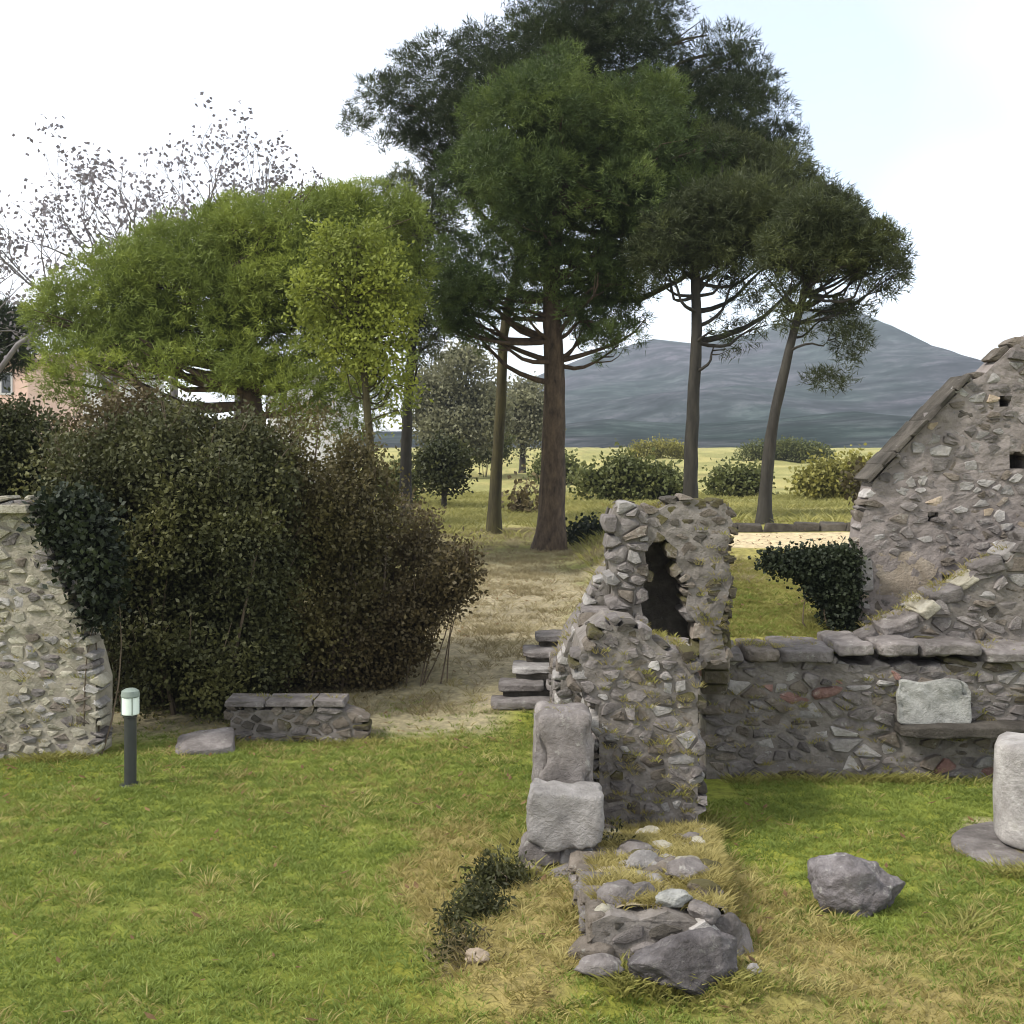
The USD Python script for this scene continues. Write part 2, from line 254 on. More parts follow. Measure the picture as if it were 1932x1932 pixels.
# ---------------------------------------------------------------- stones
def _chamfer_topology():
    pts = []
    for sx in (-1, 1):
        for sy in (-1, 1):
            for sz in (-1, 1):
                for k in range(3):
                    pts.append([sx * (1 if k == 0 else 0.8), sy * (1 if k == 1 else 0.8), sz * (1 if k == 2 else 0.8)])
    pts = np.array(pts, float); h = trimesh.convex.convex_hull(pts)
    idx = [int(np.argmin(np.linalg.norm(pts - v, axis=1))) for v in h.vertices]
    return pts, np.array(idx)[h.faces]
BOXP, BOXF = _chamfer_topology()
def stone(c, size, rng, jit=0.10, ch=0.25, rot=None):
    half = np.array(size) / 2; k = np.minimum(ch * half.min(), half * 0.45)
    p = np.sign(BOXP) * (half - np.where(np.abs(BOXP) < 0.9, k, 0))
    p = p + rng.normal(0, jit * half.min() * 0.5, p.shape)
    cor = {}                                                     # move whole corners, so that faces tilt
    for n_, s in enumerate(map(tuple, np.sign(BOXP).astype(int))):
        cor.setdefault(s, rng.normal(0, 1, 3) * half * jit); p[n_] += cor[s]
    a = rng.normal(0, 0.05, 3) if rot is None else np.array(rot)
    R = trimesh.transformations.euler_matrix(*a)[:3, :3]
    return p @ R.T + np.array(c), BOXF
def pick(rng, table):
    names, w = zip(*table); return M[names[rng.choice(len(names), p=np.array(w) / sum(w))]]
def masonry(t, rng, poly, y0, depth, hr, wr, table, name="stone", core="mortar", seam=0.006, axis="x", skip=None, proud=0.02, core_back=None, core_in=0.06, split=0.3, cut=(), flush=-.003):
    """Lays rubble in the region poly of the plane (u, z) at y0, into depth. axis x: u = x, the face looks to -y; axis y: u = y, y0 is an x, depth may be negative."""
    u0, z0, u1, z1 = poly.bounds; cw, ch = .86 * (wr[0] + wr[1]) / 2, .84 * (hr[0] + hr[1]) / 2; k = cw / ch; pts = []; cw *= .92; ch *= .92
    for q, z in enumerate(np.arange(z0 - 2 * ch, z1 + 2 * ch, ch)):
        for u in np.arange(u0 - 2 * cw + (q % 2) * cw * .5, u1 + 2 * cw, cw):
            if rng.random() < .26: continue
            pts.append((u + rng.uniform(-.42, .42) * cw, (z + rng.uniform(-.36, .36) * ch) * k))
            if rng.random() < .22: pts.append((u + rng.uniform(.2, .5) * cw, (z + rng.uniform(.2, .6) * ch) * k))
    prep = shapely.prepared.prep(poly); clip = poly.buffer(.03); s = 1 if depth > 0 else -1
    for g in shapely.voronoi_polygons(shapely.MultiPoint(pts)).geoms:
        g = affinity.scale(g, 1, 1 / k, origin=(0, 0)); c = g.centroid
        if not prep.contains(c) or (skip and skip(c.x, c.y)): continue
        g = g.intersection(clip).buffer(-seam - .016, quad_segs=1).buffer(.016, quad_segs=2).simplify(.005)
        if g.geom_type != "Polygon" or g.area < .0012: continue
        ring = np.array(shapely.geometry.polygon.orient(g).exterior.coords)[:-1]; n = len(ring); c = ring.mean(0)
        if n < 4: ring = np.vstack([ring, (ring[-1] + ring[0]) / 2]); n += 1
        pr, dd = max(rng.normal(.014, .016), -.004), abs(depth) * rng.uniform(.85, 1.05); til = rng.normal(0, .06, 2)
        inner = c + (ring - c) * rng.uniform(.70, .88, (n, 1)); mid = ring + rng.normal(0, .004, ring.shape); back = c + (ring - c) * .92
        yf = -pr + (inner - c) @ til + rng.normal(0, .006, n); o = np.arange(n); o2 = np.roll(o, -1)
        P3 = np.vstack([np.c_[inner, yf], np.c_[mid, np.full(n, .022)], np.c_[back, np.full(n, dd)], [[*c, -pr - .006]]])
        fs = np.vstack([np.c_[o, o2, np.full(n, 3 * n)], np.c_[n + o, n + o2, o2], np.c_[n + o, o2, o], np.c_[2 * n + o, 2 * n + o2, n + o2], np.c_[2 * n + o, n + o2, n + o], np.c_[2 * n + o2[1:-1], 2 * n + o[1:-1], np.full(n - 2, 2 * n)]])
        v = np.stack([P3[:, 0], y0 + s * P3[:, 2], P3[:, 1]], 1) if axis == "x" else np.stack([y0 + s * P3[:, 2], P3[:, 0], P3[:, 1]], 1)
        if np.einsum("ij,ij->i", v[fs[:, 0]] - v.mean(0), np.cross(v[fs[:, 1]] - v.mean(0), v[fs[:, 2]] - v.mean(0))).sum() < 0: fs = fs[:, ::-1]
        t.part(name, (v, fs), pick(rng, table), 40)
    if core:
        g = poly.buffer(-core_in)
        for (a, b, rr) in cut: g = g.difference(shapely.box(a - rr, b - rr * .9, a + rr, b + rr * .9))
        for gg in getattr(g, "geoms", [g]):
            if gg.is_empty or gg.area < 0.02: continue
            cb = core_back or abs(depth); e = trimesh.creation.extrude_polygon(gg, cb, engine="earcut"); v = np.array(e.vertices)
            s = 1 if depth > 0 else -1; front = y0 + s * flush
            v = np.stack([v[:, 0], front + s * v[:, 2], v[:, 1]], 1) if axis == "x" else np.stack([front + s * v[:, 2], v[:, 0], v[:, 1]], 1)
            m = trimesh.Trimesh(v, e.faces); m.fix_normals(); m = m.subdivide_to_size(0.07); v = np.array(m.vertices); v[:, 1 if axis == "x" else 0] += .055 * (meshkit.fbm(v * 8, 4, 4) - .5)
            t.part("core", trimesh.Trimesh(v, m.faces), M[core], 40)
    return n
def block(c, size, seed, rough=.05, rot=(0, 0, 0), p=9, chip=.5):
    """A weathered squared block: rounded, dented and chipped at its edges."""
    m = trimesh.creation.box((2, 2, 2)).subdivide().subdivide().subdivide().subdivide(); v = np.array(m.vertices); size = np.array(size, float)
    v /= (np.abs(v) ** p).sum(1, keepdims=True) ** (1 / p); w = v * size / 2
    n = meshkit.fbm(w * 7 + seed * 3.7, 4, seed) - .5; big = meshkit.fbm(w * 2.6 + seed, 3, seed + 1) - .5
    edge = np.sort(np.abs(v), 1)[:, 1] ** 4; ch = np.maximum(meshkit.fbm(w * 5 + seed * 1.3, 3, seed + 2) - .48, 0)
    w = w + norm(v) * (n * rough * 1.2 + big * rough * 1.6 - chip * edge * ch * .5)[:, None]
    R = trimesh.transformations.euler_matrix(*rot)[:3, :3]; return trimesh.Trimesh(w @ R.T + np.array(c), m.faces, process=False)
def boulder(c, size, seed, rough=0.3, sub=4, flat=0.25, cut=0, rot=0):
    m = trimesh.creation.icosphere(subdivisions=sub); v = np.array(m.vertices); rng = np.random.default_rng(seed)
    for _ in range(cut):
        n = norm(rng.normal(0, 1, 3)); d = rng.uniform(0.62, 0.85); ex = np.maximum(v @ n - d, 0); v -= ex[:, None] * n * 0.92
    n = (meshkit.fbm(v * 1.7 + seed, 5, seed) - 0.5)[:, None]; v = v * (1 + n * rough * 2)
    v[:, 2] = np.where(v[:, 2] < -0.75, -0.75 + (v[:, 2] + 0.75) * flat, v[:, 2])
    v = v * np.array(size) / 2; R = trimesh.transformations.rotation_matrix(rot, [0, 0, 1])[:3, :3]
    return trimesh.Trimesh(v @ R.T + np.array(c), m.faces, process=False)
def boxm(x0, x1, y0, y1, z0, z1): m = trimesh.creation.box((x1 - x0, y1 - y0, z1 - z0)); m.apply_translation(((x0 + x1) / 2, (y0 + y1) / 2, (z0 + z1) / 2)); return m
def PZ(pts, d): return Polygon([(gx(a, d), gz(b, d)) for a, b in pts])

RUB = [("grey", 5), ("brown", 3), ("mossy", 1.5), ("pale", 1.2), ("dark", .6)]
# --- ruined wall at the left edge of the lawn
rng = np.random.default_rng(1); d = 13.15
t = Thing("ruined_wall", "tall pale rubble stone wall stub at the left edge, broken off beside the dark bush", "ruined wall", (gx(60, d), d, 0))
P_ = PZ([(-330, 1445), (-330, 950), (58, 938), (92, 1030), (120, 1085), (150, 1170), (172, 1215), (192, 1290), (190, 1445)], d)
masonry(t, rng, P_, d, 0.34, (0.07, 0.16), (0.10, 0.30), [("cream", 5), ("pale", 2.5), ("grey", 2), ("brown", 1)], core="mortar_light", core_back=0.55, skip=lambda u, z: -5.7 < u < -5.42 and 0.45 < z < 1.05)
for k, (a, b, zz, hh) in enumerate([(-200, -40, 955, .1), (-36, 62, 960, .09)]): t.part("cap_stone", stone(((gx(a, d) + gx(b, d)) / 2, d + .12, gz(zz, d)), (gx(b, d) - gx(a, d), .5, hh), rng, jit=.05, rot=(0, 0, 0)), M["cream"], 50)

# --- masonry mass in the middle (front)
rng = np.random.default_rng(2); d = 10.3
t = Thing("ruined_pier", "thick grey-brown rubble masonry stump in the middle, below the tall pillar", "ruined pier", (1.1, d, 0))
P_ = PZ([(1118, 1620), (1116, 1330), (1070, 1300), (1085, 1215), (1150, 1165), (1215, 1175), (1260, 1215), (1310, 1225), (1330, 1300), (1330, 1620)], d)
masonry(t, rng, P_, d, 0.34, (0.07, 0.15), (0.09, 0.24), RUB, core_back=1.1)
masonry(t, rng, Polygon([(d + .36, -.1), (d + 1.35, -.1), (d + 1.35, 1.5), (d + .36, 1.55)]), gx(1330, d), -0.3, (0.08, 0.17), (0.12, 0.3), RUB, core=None, axis="y")
masonry(t, rng, Polygon([(d + .36, -.1), (d + 1.5, -.1), (d + 1.5, 1.75), (d + .36, 1.6)]), gx(1118, d), 0.3, (0.08, 0.17), (0.12, 0.3), RUB, core=None, axis="y")
# --- tall pillar with a dark hollow
rng = np.random.default_rng(3); d = 11.5
t = Thing("stone_pillar", "tall mossy stone pillar with a dark hollow niche, in front of the pine trunks", "pillar", (1.45, d, 1.2))
P_ = PZ([(1140, 1260), (1150, 1120), (1142, 1050), (1150, 1010), (1140, 985), (1152, 950), (1180, 938), (1212, 944), (1228, 962), (1262, 940), (1310, 930), (1352, 945), (1376, 938), (1394, 985), (1384, 1040), (1392, 1100), (1370, 1180), (1385, 1260)], d)
hole = PZ([(1218, 1240), (1226, 1180), (1219, 1130), (1232, 1080), (1228, 1046), (1246, 1022), (1262, 1038), (1272, 1085), (1290, 1110), (1284, 1150), (1312, 1190), (1310, 1240)], d)
left, right = PZ([(1130, 1280), (1130, 900), (1219, 900), (1219, 1280)], d), PZ([(1219, 1280), (1219, 900), (1400, 900), (1400, 1280)], d)
masonry(t, rng, P_.intersection(left).difference(hole), d, 0.42, (0.10, 0.2), (0.14, 0.3), [("pale", 2.5), ("grey", 4), ("brown", 1)], core=None, split=.1)
masonry(t, rng, P_.intersection(right).difference(hole), d + .04, 0.40, (0.07, 0.15), (0.09, 0.24), [("mossy", 5), ("brown", 3), ("dark", 1.4), ("grey", 1)], core=None)
for gg in [P_.difference(hole).buffer(-.05)]:
    e = trimesh.creation.extrude_polygon(max(getattr(gg, "geoms", [gg]), key=lambda g: g.area), 0.42, engine="earcut"); v = np.array(e.vertices); m = trimesh.Trimesh(np.stack([v[:, 0], d + .025 + v[:, 2], v[:, 1]], 1), e.faces); m.fix_normals(); m = m.subdivide_to_size(.06); v = np.array(m.vertices); v[:, 1] += .06 * (meshkit.fbm(v * 8, 4, 4) - .5); t.part("core", trimesh.Trimesh(v, m.faces), M["mortar"], 40)
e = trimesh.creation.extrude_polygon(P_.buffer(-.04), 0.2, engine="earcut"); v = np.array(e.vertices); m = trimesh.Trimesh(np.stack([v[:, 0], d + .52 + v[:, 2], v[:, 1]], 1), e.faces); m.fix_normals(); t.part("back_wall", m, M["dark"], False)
x1 = gx(1390, d)
masonry(t, rng, Polygon([(d + .42, .9), (d + .72, .9), (d + .72, 2.7), (d + .42, 2.75)]), x1 + .01, -.25, (.08, .16), (.12, .25), [("mossy", 3), ("brown", 2)], core=None, axis="y")
# --- rear shoulder, rising beside the stairs
rng = np.random.default_rng(4); d = 13.2
t = Thing("broken_wall", "sloping broken grey rubble wall between the stone steps and the pillar", "ruined wall", (gx(1130, d), d, 0))
P_ = PZ([(1045, 1420), (1048, 1250), (1062, 1205), (1100, 1150), (1128, 1090), (1150, 1065), (1230, 1060), (1230, 1420)], d)
masonry(t, rng, P_, d, 0.45, (0.08, 0.18), (0.11, 0.32), [("grey", 5), ("pale", 2.5), ("brown", 2)], core_back=1.2)
masonry(t, rng, Polygon([(d + .47, 0), (d + 1.9, 0), (d + 1.9, .8), (d + .47, 1.0)]), gx(1050, d), .3, (.1, .2), (.15, .35), [("grey", 4), ("brown", 2)], core=None, axis="y")
# --- low rubble footing running towards the camera
rng = np.random.default_rng(14); d = 7.55
t = Thing("rubble_footing", "low broken rubble footing of the wall in dry grass at the front, below the stump", "ruined wall", (.95, d, 0))
P_ = Polygon([(.46, -.12), (.46, .37), (.60, .43), (.78, .39), (.95, .45), (1.15, .38), (1.30, .24), (1.37, -.12)])
masonry(t, rng, P_, d, .3, (.12, .24), (.18, .38), [("grey", 4), ("brown", 3), ("pale", 1), ("dark", 1)], core="mortar", core_back=.22, core_in=.03)
masonry(t, rng, Polygon([(d + .3, -.1), (d + 2.5, -.1), (d + 2.5, .12), (d + 1.4, .27), (d + .3, .38)]), .46, .25, (.09, .17), (.14, .3), [("grey", 3), ("brown", 3), ("mossy", 1)], core=None, axis="y")
masonry(t, rng, Polygon([(d + .3, -.1), (d + 2.5, -.1), (d + 2.5, .1), (d + .3, .2)]), 1.4, -.25, (.09, .17), (.14, .3), [("brown", 3), ("mossy", 2)], core=None, axis="y")
def foot_top(x, y): return np.clip(np.interp(y, [7.5, 8.4, 10.2], [.40, .31, .13]) * sstep(.42, .52, x - (y - 7.5) * .07) * (1 - sstep(1.28, 1.42, x - (y - 7.5) * .11)), -.2, 1) + .09 * (meshkit.fbm(np.stack([x * 4, y * 4, 0 * x], -1), 4, 7) - .5)
u, w = np.meshgrid(np.linspace(.38, 1.78, 60), np.linspace(7.68, 10.35, 110), indexing="xy"); zz = np.where((u - (w - 7.5) * .07 < .44) | (u - (w - 7.5) * .11 > 1.41), -.1, foot_top(u, w)); i, j = np.meshgrid(np.arange(59), np.arange(109), indexing="xy")
t.part("core", (np.stack([u, w, zz], -1).reshape(-1, 3), np.stack([j * 60 + i, j * 60 + i + 1, (j + 1) * 60 + i + 1, (j + 1) * 60 + i], -1).reshape(-1, 4)), M["earth"], 60)
for k in range(46):
    y = rng.uniform(7.6, 10.0); x = rng.uniform(.5, 1.32) + (y - 7.5) * .09; sz = rng.uniform(.07, .2) * (1 if k > 8 else 1.5)
    t.part("stone", boulder((x, y, float(foot_top(np.array(x), np.array(y))) + sz * .05), (sz * 1.25, sz, sz * .75), 400 + k, rough=.28, sub=2 if sz < .15 else 3, cut=7, rot=rng.uniform(0, 3)), pick(rng, [("grey", 4), ("cream", 2.5), ("pale", 2), ("brown", 3), ("mossy", 1)]), 35)
for k, (x, y, z, sz) in enumerate([(1.36, 7.72, .12, .34), (1.38, 7.95, .08, .3), (1.30, 7.66, .26, .26), (.50, 7.6, .12, .3)]):
    t.part("stone", boulder((x, y, z), (sz, sz * .9, sz * .9), 480 + k, rough=.25, sub=3, cut=8), M["brown" if k % 2 else "grey"], 35)
# --- squared blocks of the wall end
rng = np.random.default_rng(5)
d = 9.75
single("stone_block", block(((gx(1008, d) + gx(1118, d)) / 2, d + .28, .57), (gx(1118, d) - gx(1008, d), .52, 1.2), 3, .07, rot=(.02, .01, .03), chip=1.3), M["grey"], "upright squared grey block behind the pale front block, below the steps", "stone block")
d = 9.2
t = Thing("wall_end", "pale squared block on broken rubble at the near end of the wall, above the weeds", "ruined wall", (gx(1060, d), d, 0))
t.part("block", block(((gx(1000, d) + gx(1140, d)) / 2, d + .2, .47), (gx(1140, d) - gx(1000, d), .44, .44), 8, .05, rot=(.02, .05, -.06), chip=1.2, p=14), M["pale"], 40)
for k, (a, b, y_, z_, s, mt) in enumerate([(975, 1060, -.02, .2, (.34, .4, .3), "grey"), (1040, 1135, .0, .16, (.4, .36, .3), "pale"), (955, 1030, -.14, .04, (.3, .34, .26), "brown"), (1015, 1105, -.2, .03, (.36, .34, .26), "grey"), (1085, 1145, .1, .06, (.24, .3, .24), "mossy"), (1098, 1145, .05, .32, (.2, .3, .2), "brown"), (940, 990, -.3, .0, (.2, .2, .14), "grey"), (1050, 1110, -.4, .0, (.2, .18, .12), "brown")]):
    t.part("stone", boulder((gx((a + b) / 2, d), d + .16 + y_, z_ + .02), s, 300 + k, rough=.22, sub=3, cut=9), M[mt], 35)
t.part("core", boxm(gx(1000, d), gx(1130, d), d + .14, d + .42, -.1, .45), M["mortar"], False)
# --- steps
rng = np.random.default_rng(6)
t = Thing("stone_steps", "flight of low worn grey stone steps climbing from the lawn beside the pillar", "steps", (.1, 15.2, 0))
for k, (pl, yy) in enumerate([(926, 15.1), (940, 15.45), (965, 15.8), (985, 16.15), (1010, 16.5)]):
    zt = .155 * (k + 1) + .03
    xl, xr = gx(pl, yy), gx(1150, yy); xm = xl + (xr - xl) * rng.uniform(.42, .62)
    for (a, b) in ((xl, xm), (xm, xr)):
        t.part("step", block(((a + b) / 2, yy + .3, zt - .05), (b - a - .012, .62, .10), int(rng.integers(1e4)), .03, rot=rng.normal(0, .015, 3)), M["grey" if rng.random() < .7 else "pale"], 50)
    t.part("riser", boxm(xl + .06, xr, yy + .06, yy + .55, zt - .40, zt - .09), M["dark"], False)
# --- low wall at right
rng = np.random.default_rng(7); d = 12.25
t = Thing("low_wall", "long low grey rubble wall with slab coping, between the pillar and the gabled ruin", "low wall", (gx(1600, d), d, 0))
P_ = PZ([(1325, 1500), (1325, 1240), (1560, 1243), (1700, 1252), (2060, 1225), (2060, 1500)], d)
masonry(t, rng, P_, d, .34, (.08, .19), (.13, .36), [("grey", 5), ("brown", 2.5), ("pale", 1.6), ("red", .5), ("mossy", .6)], core_back=.72, flush=.0, core_in=.04, skip=lambda u, z: u > 5.25 or (1.83 < u < 2.02 and .78 < z < 1.02), split=.4)
for a, b in [(1325, 1405), (1408, 1470), (1473, 1575), (1578, 1650), (1653, 1732), (1735, 1850), (1853, 1990)]:
    zc = gz(1236, d) + (.06 if 1570 < a < 1740 else 0)
    t.part("cap_stone", block(((gx(a, d) + gx(b, d)) / 2, d + .38, zc), (gx(b, d) - gx(a, d) - .01, .95, .13), int(a), .05, rot=rng.normal(0, .018, 3)), M["grey" if 1570 < a < 1740 else ("grey" if rng.random() < .6 else "brown")], 50)
# ledge shelf
rng = np.random.default_rng(8)
t.part("shelf", block(((gx(1695, 12.1) + gx(1990, 12.1)) / 2, 12.13, gz(1377, 12.1)), (gx(1990, 12.1) - gx(1695, 12.1), .36, .12), 17, .03), M["dark"], 50)
# whitish slab with broken top
d = 12.1
x0 = gx(1694, d); zb = gz(1371, d) + .012
t = Thing("marble_slab", "whitish weathered stone slab with dark stains, leaning on the low wall over a dark ledge", "stone slab", (x0 + .37, d, zb))
m = block((x0 + .37, d + .05, zb + .225), (.74, .09, .46), 31, .03, rot=(-.09, .015, 0), chip=1.1); v = np.array(m.vertices); up = np.clip((v[:, 2] - zb - .32) / .14, 0, 1)
v[:, 2] -= up * .05 * (1 + np.sin(v[:, 0] * 11 + 1)) * .5
for (a, b, rr) in [(.19, .25, .05), (.43, .2, .045), (.61, .25, .05), (.33, .33, .04)]: v[:, 1] += .03 * np.exp(-(((v[:, 0] - x0 - a) / rr) ** 2 + ((v[:, 2] - zb - b) / (rr * 1.2)) ** 2)) * (v[:, 1] < d + .05)
t.part("face", trimesh.Trimesh(v, m.faces, process=False), M["marble"], 40)
t.part("footing", block((x0 + .37, d + .03, zb - .004), (.66, .12, .03), 32, .01), M["grey"], 40)
# --- gabled ruin
rng = np.random.default_rng(9); d = 13.45
t = Thing("gabled_ruin", "roofless gabled stone ruin at the right edge with a dark sloping verge", "ruined building", (5.6, d, 1.2))
P_ = PZ([(1606, 1210), (1610, 1060), (1616, 985), (1640, 905), (1700, 838), (1770, 765), (1820, 716), (1850, 700), (1900, 652), (1932, 628), (2000, 600), (2080, 640), (2300, 870), (2300, 1210)], d)
lim = gx(2010, d)
GT = [("grey", 6), ("brown", 2.5), ("pale", 2.5), ("tan", .7), ("dark", .25)]
holes = [(gx(1922, d), gz(868, d), .13), (gx(1896, d), gz(757, d), .08), (gx(1790, d), gz(1095, d), .09), (gx(1760, d), gz(975, d), .07)]
masonry(t, rng, P_, d, .32, (.075, .17), (.10, .30), GT, core_back=.42, core_in=.05, core="render", flush=-.008, cut=[(a, b, r_ * .8) for a, b, r_ in holes], skip=lambda u, z: u > lim or any(math.hypot(u - a, z - b) < r for a, b, r in holes) or (gx(1655, d) < u < gx(1752, d) and gz(1125, d) < z < gz(1042, d)))
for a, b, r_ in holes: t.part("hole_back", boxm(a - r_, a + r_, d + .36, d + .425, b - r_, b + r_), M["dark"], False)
# plastered patch
pp = Polygon([(gx(a, d), gz(b, d)) for a, b in [(1700 + math.cos(q) * 56 * (1 + .5 * math.sin(3 * q + 1) * .35 + .12 * math.sin(7 * q)), 1084 - math.sin(q) * 52 * (1 + .16 * math.cos(2 * q) + .1 * math.sin(5 * q + 2))) for q in np.linspace(0, 2 * math.pi, 26)[:-1]]])
e = trimesh.creation.extrude_polygon(pp, .07, engine="earcut").subdivide().subdivide(); v = np.array(e.vertices); n = meshkit.fbm(v * 9, 4, 2) - .5
m = trimesh.Trimesh(np.stack([v[:, 0], d + .06 - v[:, 2] + n * .05, v[:, 1]], 1), e.faces); m.fix_normals(); t.part("plaster_patch", m, M["plaster"], 40)
# verge stones
pts = [(1636, 908), (1700, 842), (1770, 768), (1822, 716)]; A = np.array([[gx(a, d), gz(b, d)] for a, b in pts]); L = A[-1] - A[0]; ang = math.atan2(L[1], L[0]); ln = np.linalg.norm(L); s = 0
while s < ln:
    w = rng.uniform(.16, .26); c = A[0] + L / ln * (s + w / 2); nrm = np.array([-math.sin(ang), math.cos(ang)]) * .012
    t.part("verge_stone", stone((c[0] + nrm[0], d + .2, c[1] + nrm[1]), (w, .58, .05), rng, jit=.08, ch=.3, rot=(0, -ang + rng.normal(0, .03), 0)), M["dark"], 50); s += w
t.part("corner_block", stone((gx(1626, d) + .02, d + .12, gz(1085, d)), (.2, .34, .38), rng, jit=.04), M["pale"], 50)
# broken wall mass rising to the right in front of the gable
rng = np.random.default_rng(10); d = 12.72
t = Thing("broken_wall", "rough broken grey wall rising to the right edge in front of the gabled ruin", "ruined wall", (gx(1850, d), d, 1.2))
TOP = [(1625, 1215), (1662, 1192), (1735, 1162), (1758, 1132), (1812, 1112), (1840, 1082), (1898, 1056), (1925, 1022), (1990, 1004), (2060, 990)]
P_ = PZ(TOP + [(2060, 1262), (1625, 1262)], d)
masonry(t, rng, P_, d, .4, (.09, .19), (.12, .32), [("grey", 5), ("brown", 3), ("pale", 1.2), ("mossy", .8), ("dark", .5)], core_back=.6, core_in=.03, flush=-.002)
for (a, b), (a2, b2) in zip(TOP[:-1], TOP[1:]):
    p, q2 = np.array([gx(a, d), gz(b, d)]), np.array([gx(a2, d), gz(b2, d)]); n2 = max(1, int(np.linalg.norm(q2 - p) / .24)); ang = math.atan2(*(q2 - p)[::-1])
    for k in range(n2):
        c = p + (q2 - p) * (k + .5) / n2; t.part("top_stone", block((c[0], d + .2 + rng.normal(0, .04), c[1] + rng.normal(0, .015)), (np.linalg.norm(q2 - p) / n2 * rng.uniform(.85, 1.1), .46, rng.uniform(.08, .15)), int(rng.integers(1e4)), .05, rot=(rng.normal(0, .05), -ang * .8, rng.normal(0, .06))), M[["pale", "grey", "grey", "cream"][int(rng.integers(4))]], 40)
# --- column drum on its base
t = Thing("column_drum", "smooth pale round stone column drum cut by the right edge, on a round grey base", "column drum", (gx(1958, 10.0), 10.0, 0))
cx, cy = gx(1958, 10.0), 10.0
prof = [(0, .06), (.25, .06), (.30, .085), (.33, .14), (.334, .25), (.336, .38), (.335, .5), (.334, .62), (.332, .74), (.33, .84), (.31, .885), (.27, .905), (0, .91)]
m = trimesh.creation.revolve(prof, sections=48); v = np.array(m.vertices); v *= (1 + .09 * (meshkit.fbm(v * 5, 5, 3) - .5))[:, None]; m = trimesh.Trimesh(v + [cx, cy, 0], m.faces, process=False); t.part("drum", m, M["pale"], 40)
m = trimesh.creation.revolve([(0, -.1), (.66, -.1), (.665, .03), (.64, .055), (0, .062)], sections=48); v = np.array(m.vertices); v[:, :2] *= (1 + .08 * (meshkit.fbm(v * 3, 4, 6) - .5))[:, None]; m = trimesh.Trimesh(v + [cx, cy, 0], m.faces, process=False); t.part("base", m, M["grey"], 40)

# --- boulders and loose stones
def on(px, py):                                   # ground point under a picture position, on level ground
    d = F * CZ / (py - HZ)
    for _ in range(6): d = F * (CZ - float(height(gx(px, d), d))) / (py - HZ)
    return np.array([gx(px, d), d, float(height(gx(px, d), d))])
c = on(1622, 1722)
single("boulder", boulder(c + [0, .12, .10], (.72, .56, .60), 12, rough=.34, sub=5, cut=16), M["boulder"], "rounded grey boulder alone on the grass right of the ruins", "boulder", 28)
c = on(1275, 1882)
c = np.array([1.06, 7.22, .0])
single("fallen_block", boulder(c + [0, .12, .17], (.74, .5, .42), 23, rough=.26, sub=5, cut=13, rot=.12), M["boulder"], "large fallen grey block lying against the front of the rubble footing", "fallen stone", 28)
for k, (px, py, s, mt, lab) in enumerate([(1425, 1845, (.10, .09, .08), "pale", "tiny pale stone right of the large fallen block"),
        (1310, 1800, (.24, .15, .11), "marble", "whitish stone resting on top of the rubble footing, behind the fallen block"), (900, 1820, (.15, .12, .1), "tan", "small tan stone among the brown weeds at the front"), (1130, 1845, (.3, .2, .14), "grey", "flat grey stone left of the large fallen block")]):
    c = on(px, py); z = .1 if k != 1 else 0
    if k == 1: c = np.array([1.0, 7.62, .42])
    single("loose_stone", boulder(c + [0, .05, s[2] * .3], s, 40 + k, rough=.3, sub=3, cut=6), M[mt], lab, "stone", 30)

# --- low ledge under the bush and a slab on the lawn
rng = np.random.default_rng(11); d = 13.9
t = Thing("low_ledge", "dark low stone ledge under the bush at the lawn edge", "low wall", (gx(530, d), d, 0))
P_ = PZ([(425, 1420), (425, 1330), (640, 1328), (690, 1345), (700, 1420)], d)
masonry(t, rng, P_, d, .3, (.09, .17), (.14, .3), [("brown", 3), ("dark", 2), ("grey", 2), ("mossy", 1)], core_back=.4)
for a, b in [(425, 500), (502, 590), (592, 650)]: t.part("cap_stone", stone(((gx(a, d) + gx(b, d)) / 2, d + .18, gz(1327, d)), (gx(b, d) - gx(a, d) - .01, .46, .07), rng, jit=.05, rot=(0, 0, 0)), M["grey"], 50)
c = on(375, 1425)
single("flat_stone", block(c + [0, .3, .04], (.62, .55, .14), 5, .04, rot=(.18, -.1, .2)), M["grey"], "flat grey slab on the lawn edge right of the lamp post", "stone slab", 50)

t = Thing("path_kerb", "low dark stone kerb along the back of the tan path", "kerb", (4.2, 20.6, 1.95)); xx = 3.2; rng = np.random.default_rng(13)
while xx < 6.2:
    w = rng.uniform(.3, .55); t.part("stone", stone((xx + w / 2, 20.6, 1.98), (w - .01, .22, .2), rng, jit=.08), M["dark"], 50); xx += w
# --- bollard lamp
c = on(246, 1482); x, y, z = c
t = Thing("bollard_lamp", "short black bollard lamp with a frosted white head on the lawn", "bollard lamp", tuple(c))
def rev(p, sec=28): m = trimesh.creation.revolve(p, sections=sec); m.apply_translation(c); return m
t.part("post", rev([(0, 0), (.058, 0), (.058, .66), (.066, .665), (.066, .685), (0, .685)]), M["black_metal"], 40)
t.part("base_plate", rev([(0, -.03), (.105, -.03), (.105, .012), (.095, .02), (0, .02)]), M["black_metal"], 40)
t.part("lamp_head", rev([(0, .685), (.078, .69), (.082, .70), (.082, .855), (0, .86)]), M["lamp_white"], 40)
t.part("cap", rev([(0, .86), (.088, .86), (.09, .872), (.082, .915), (.05, .935), (0, .94)]), M["lamp_cap"], 40)
for k in range(4):
    a = k * math.pi / 2 + .5; b = boxm(x + .083 * math.cos(a) - .005, x + .083 * math.cos(a) + .005, y + .083 * math.sin(a) - .005, y + .083 * math.sin(a) + .005, z + .685, z + .862); t.part("guard_bar", b, M["lamp_cap"], False)

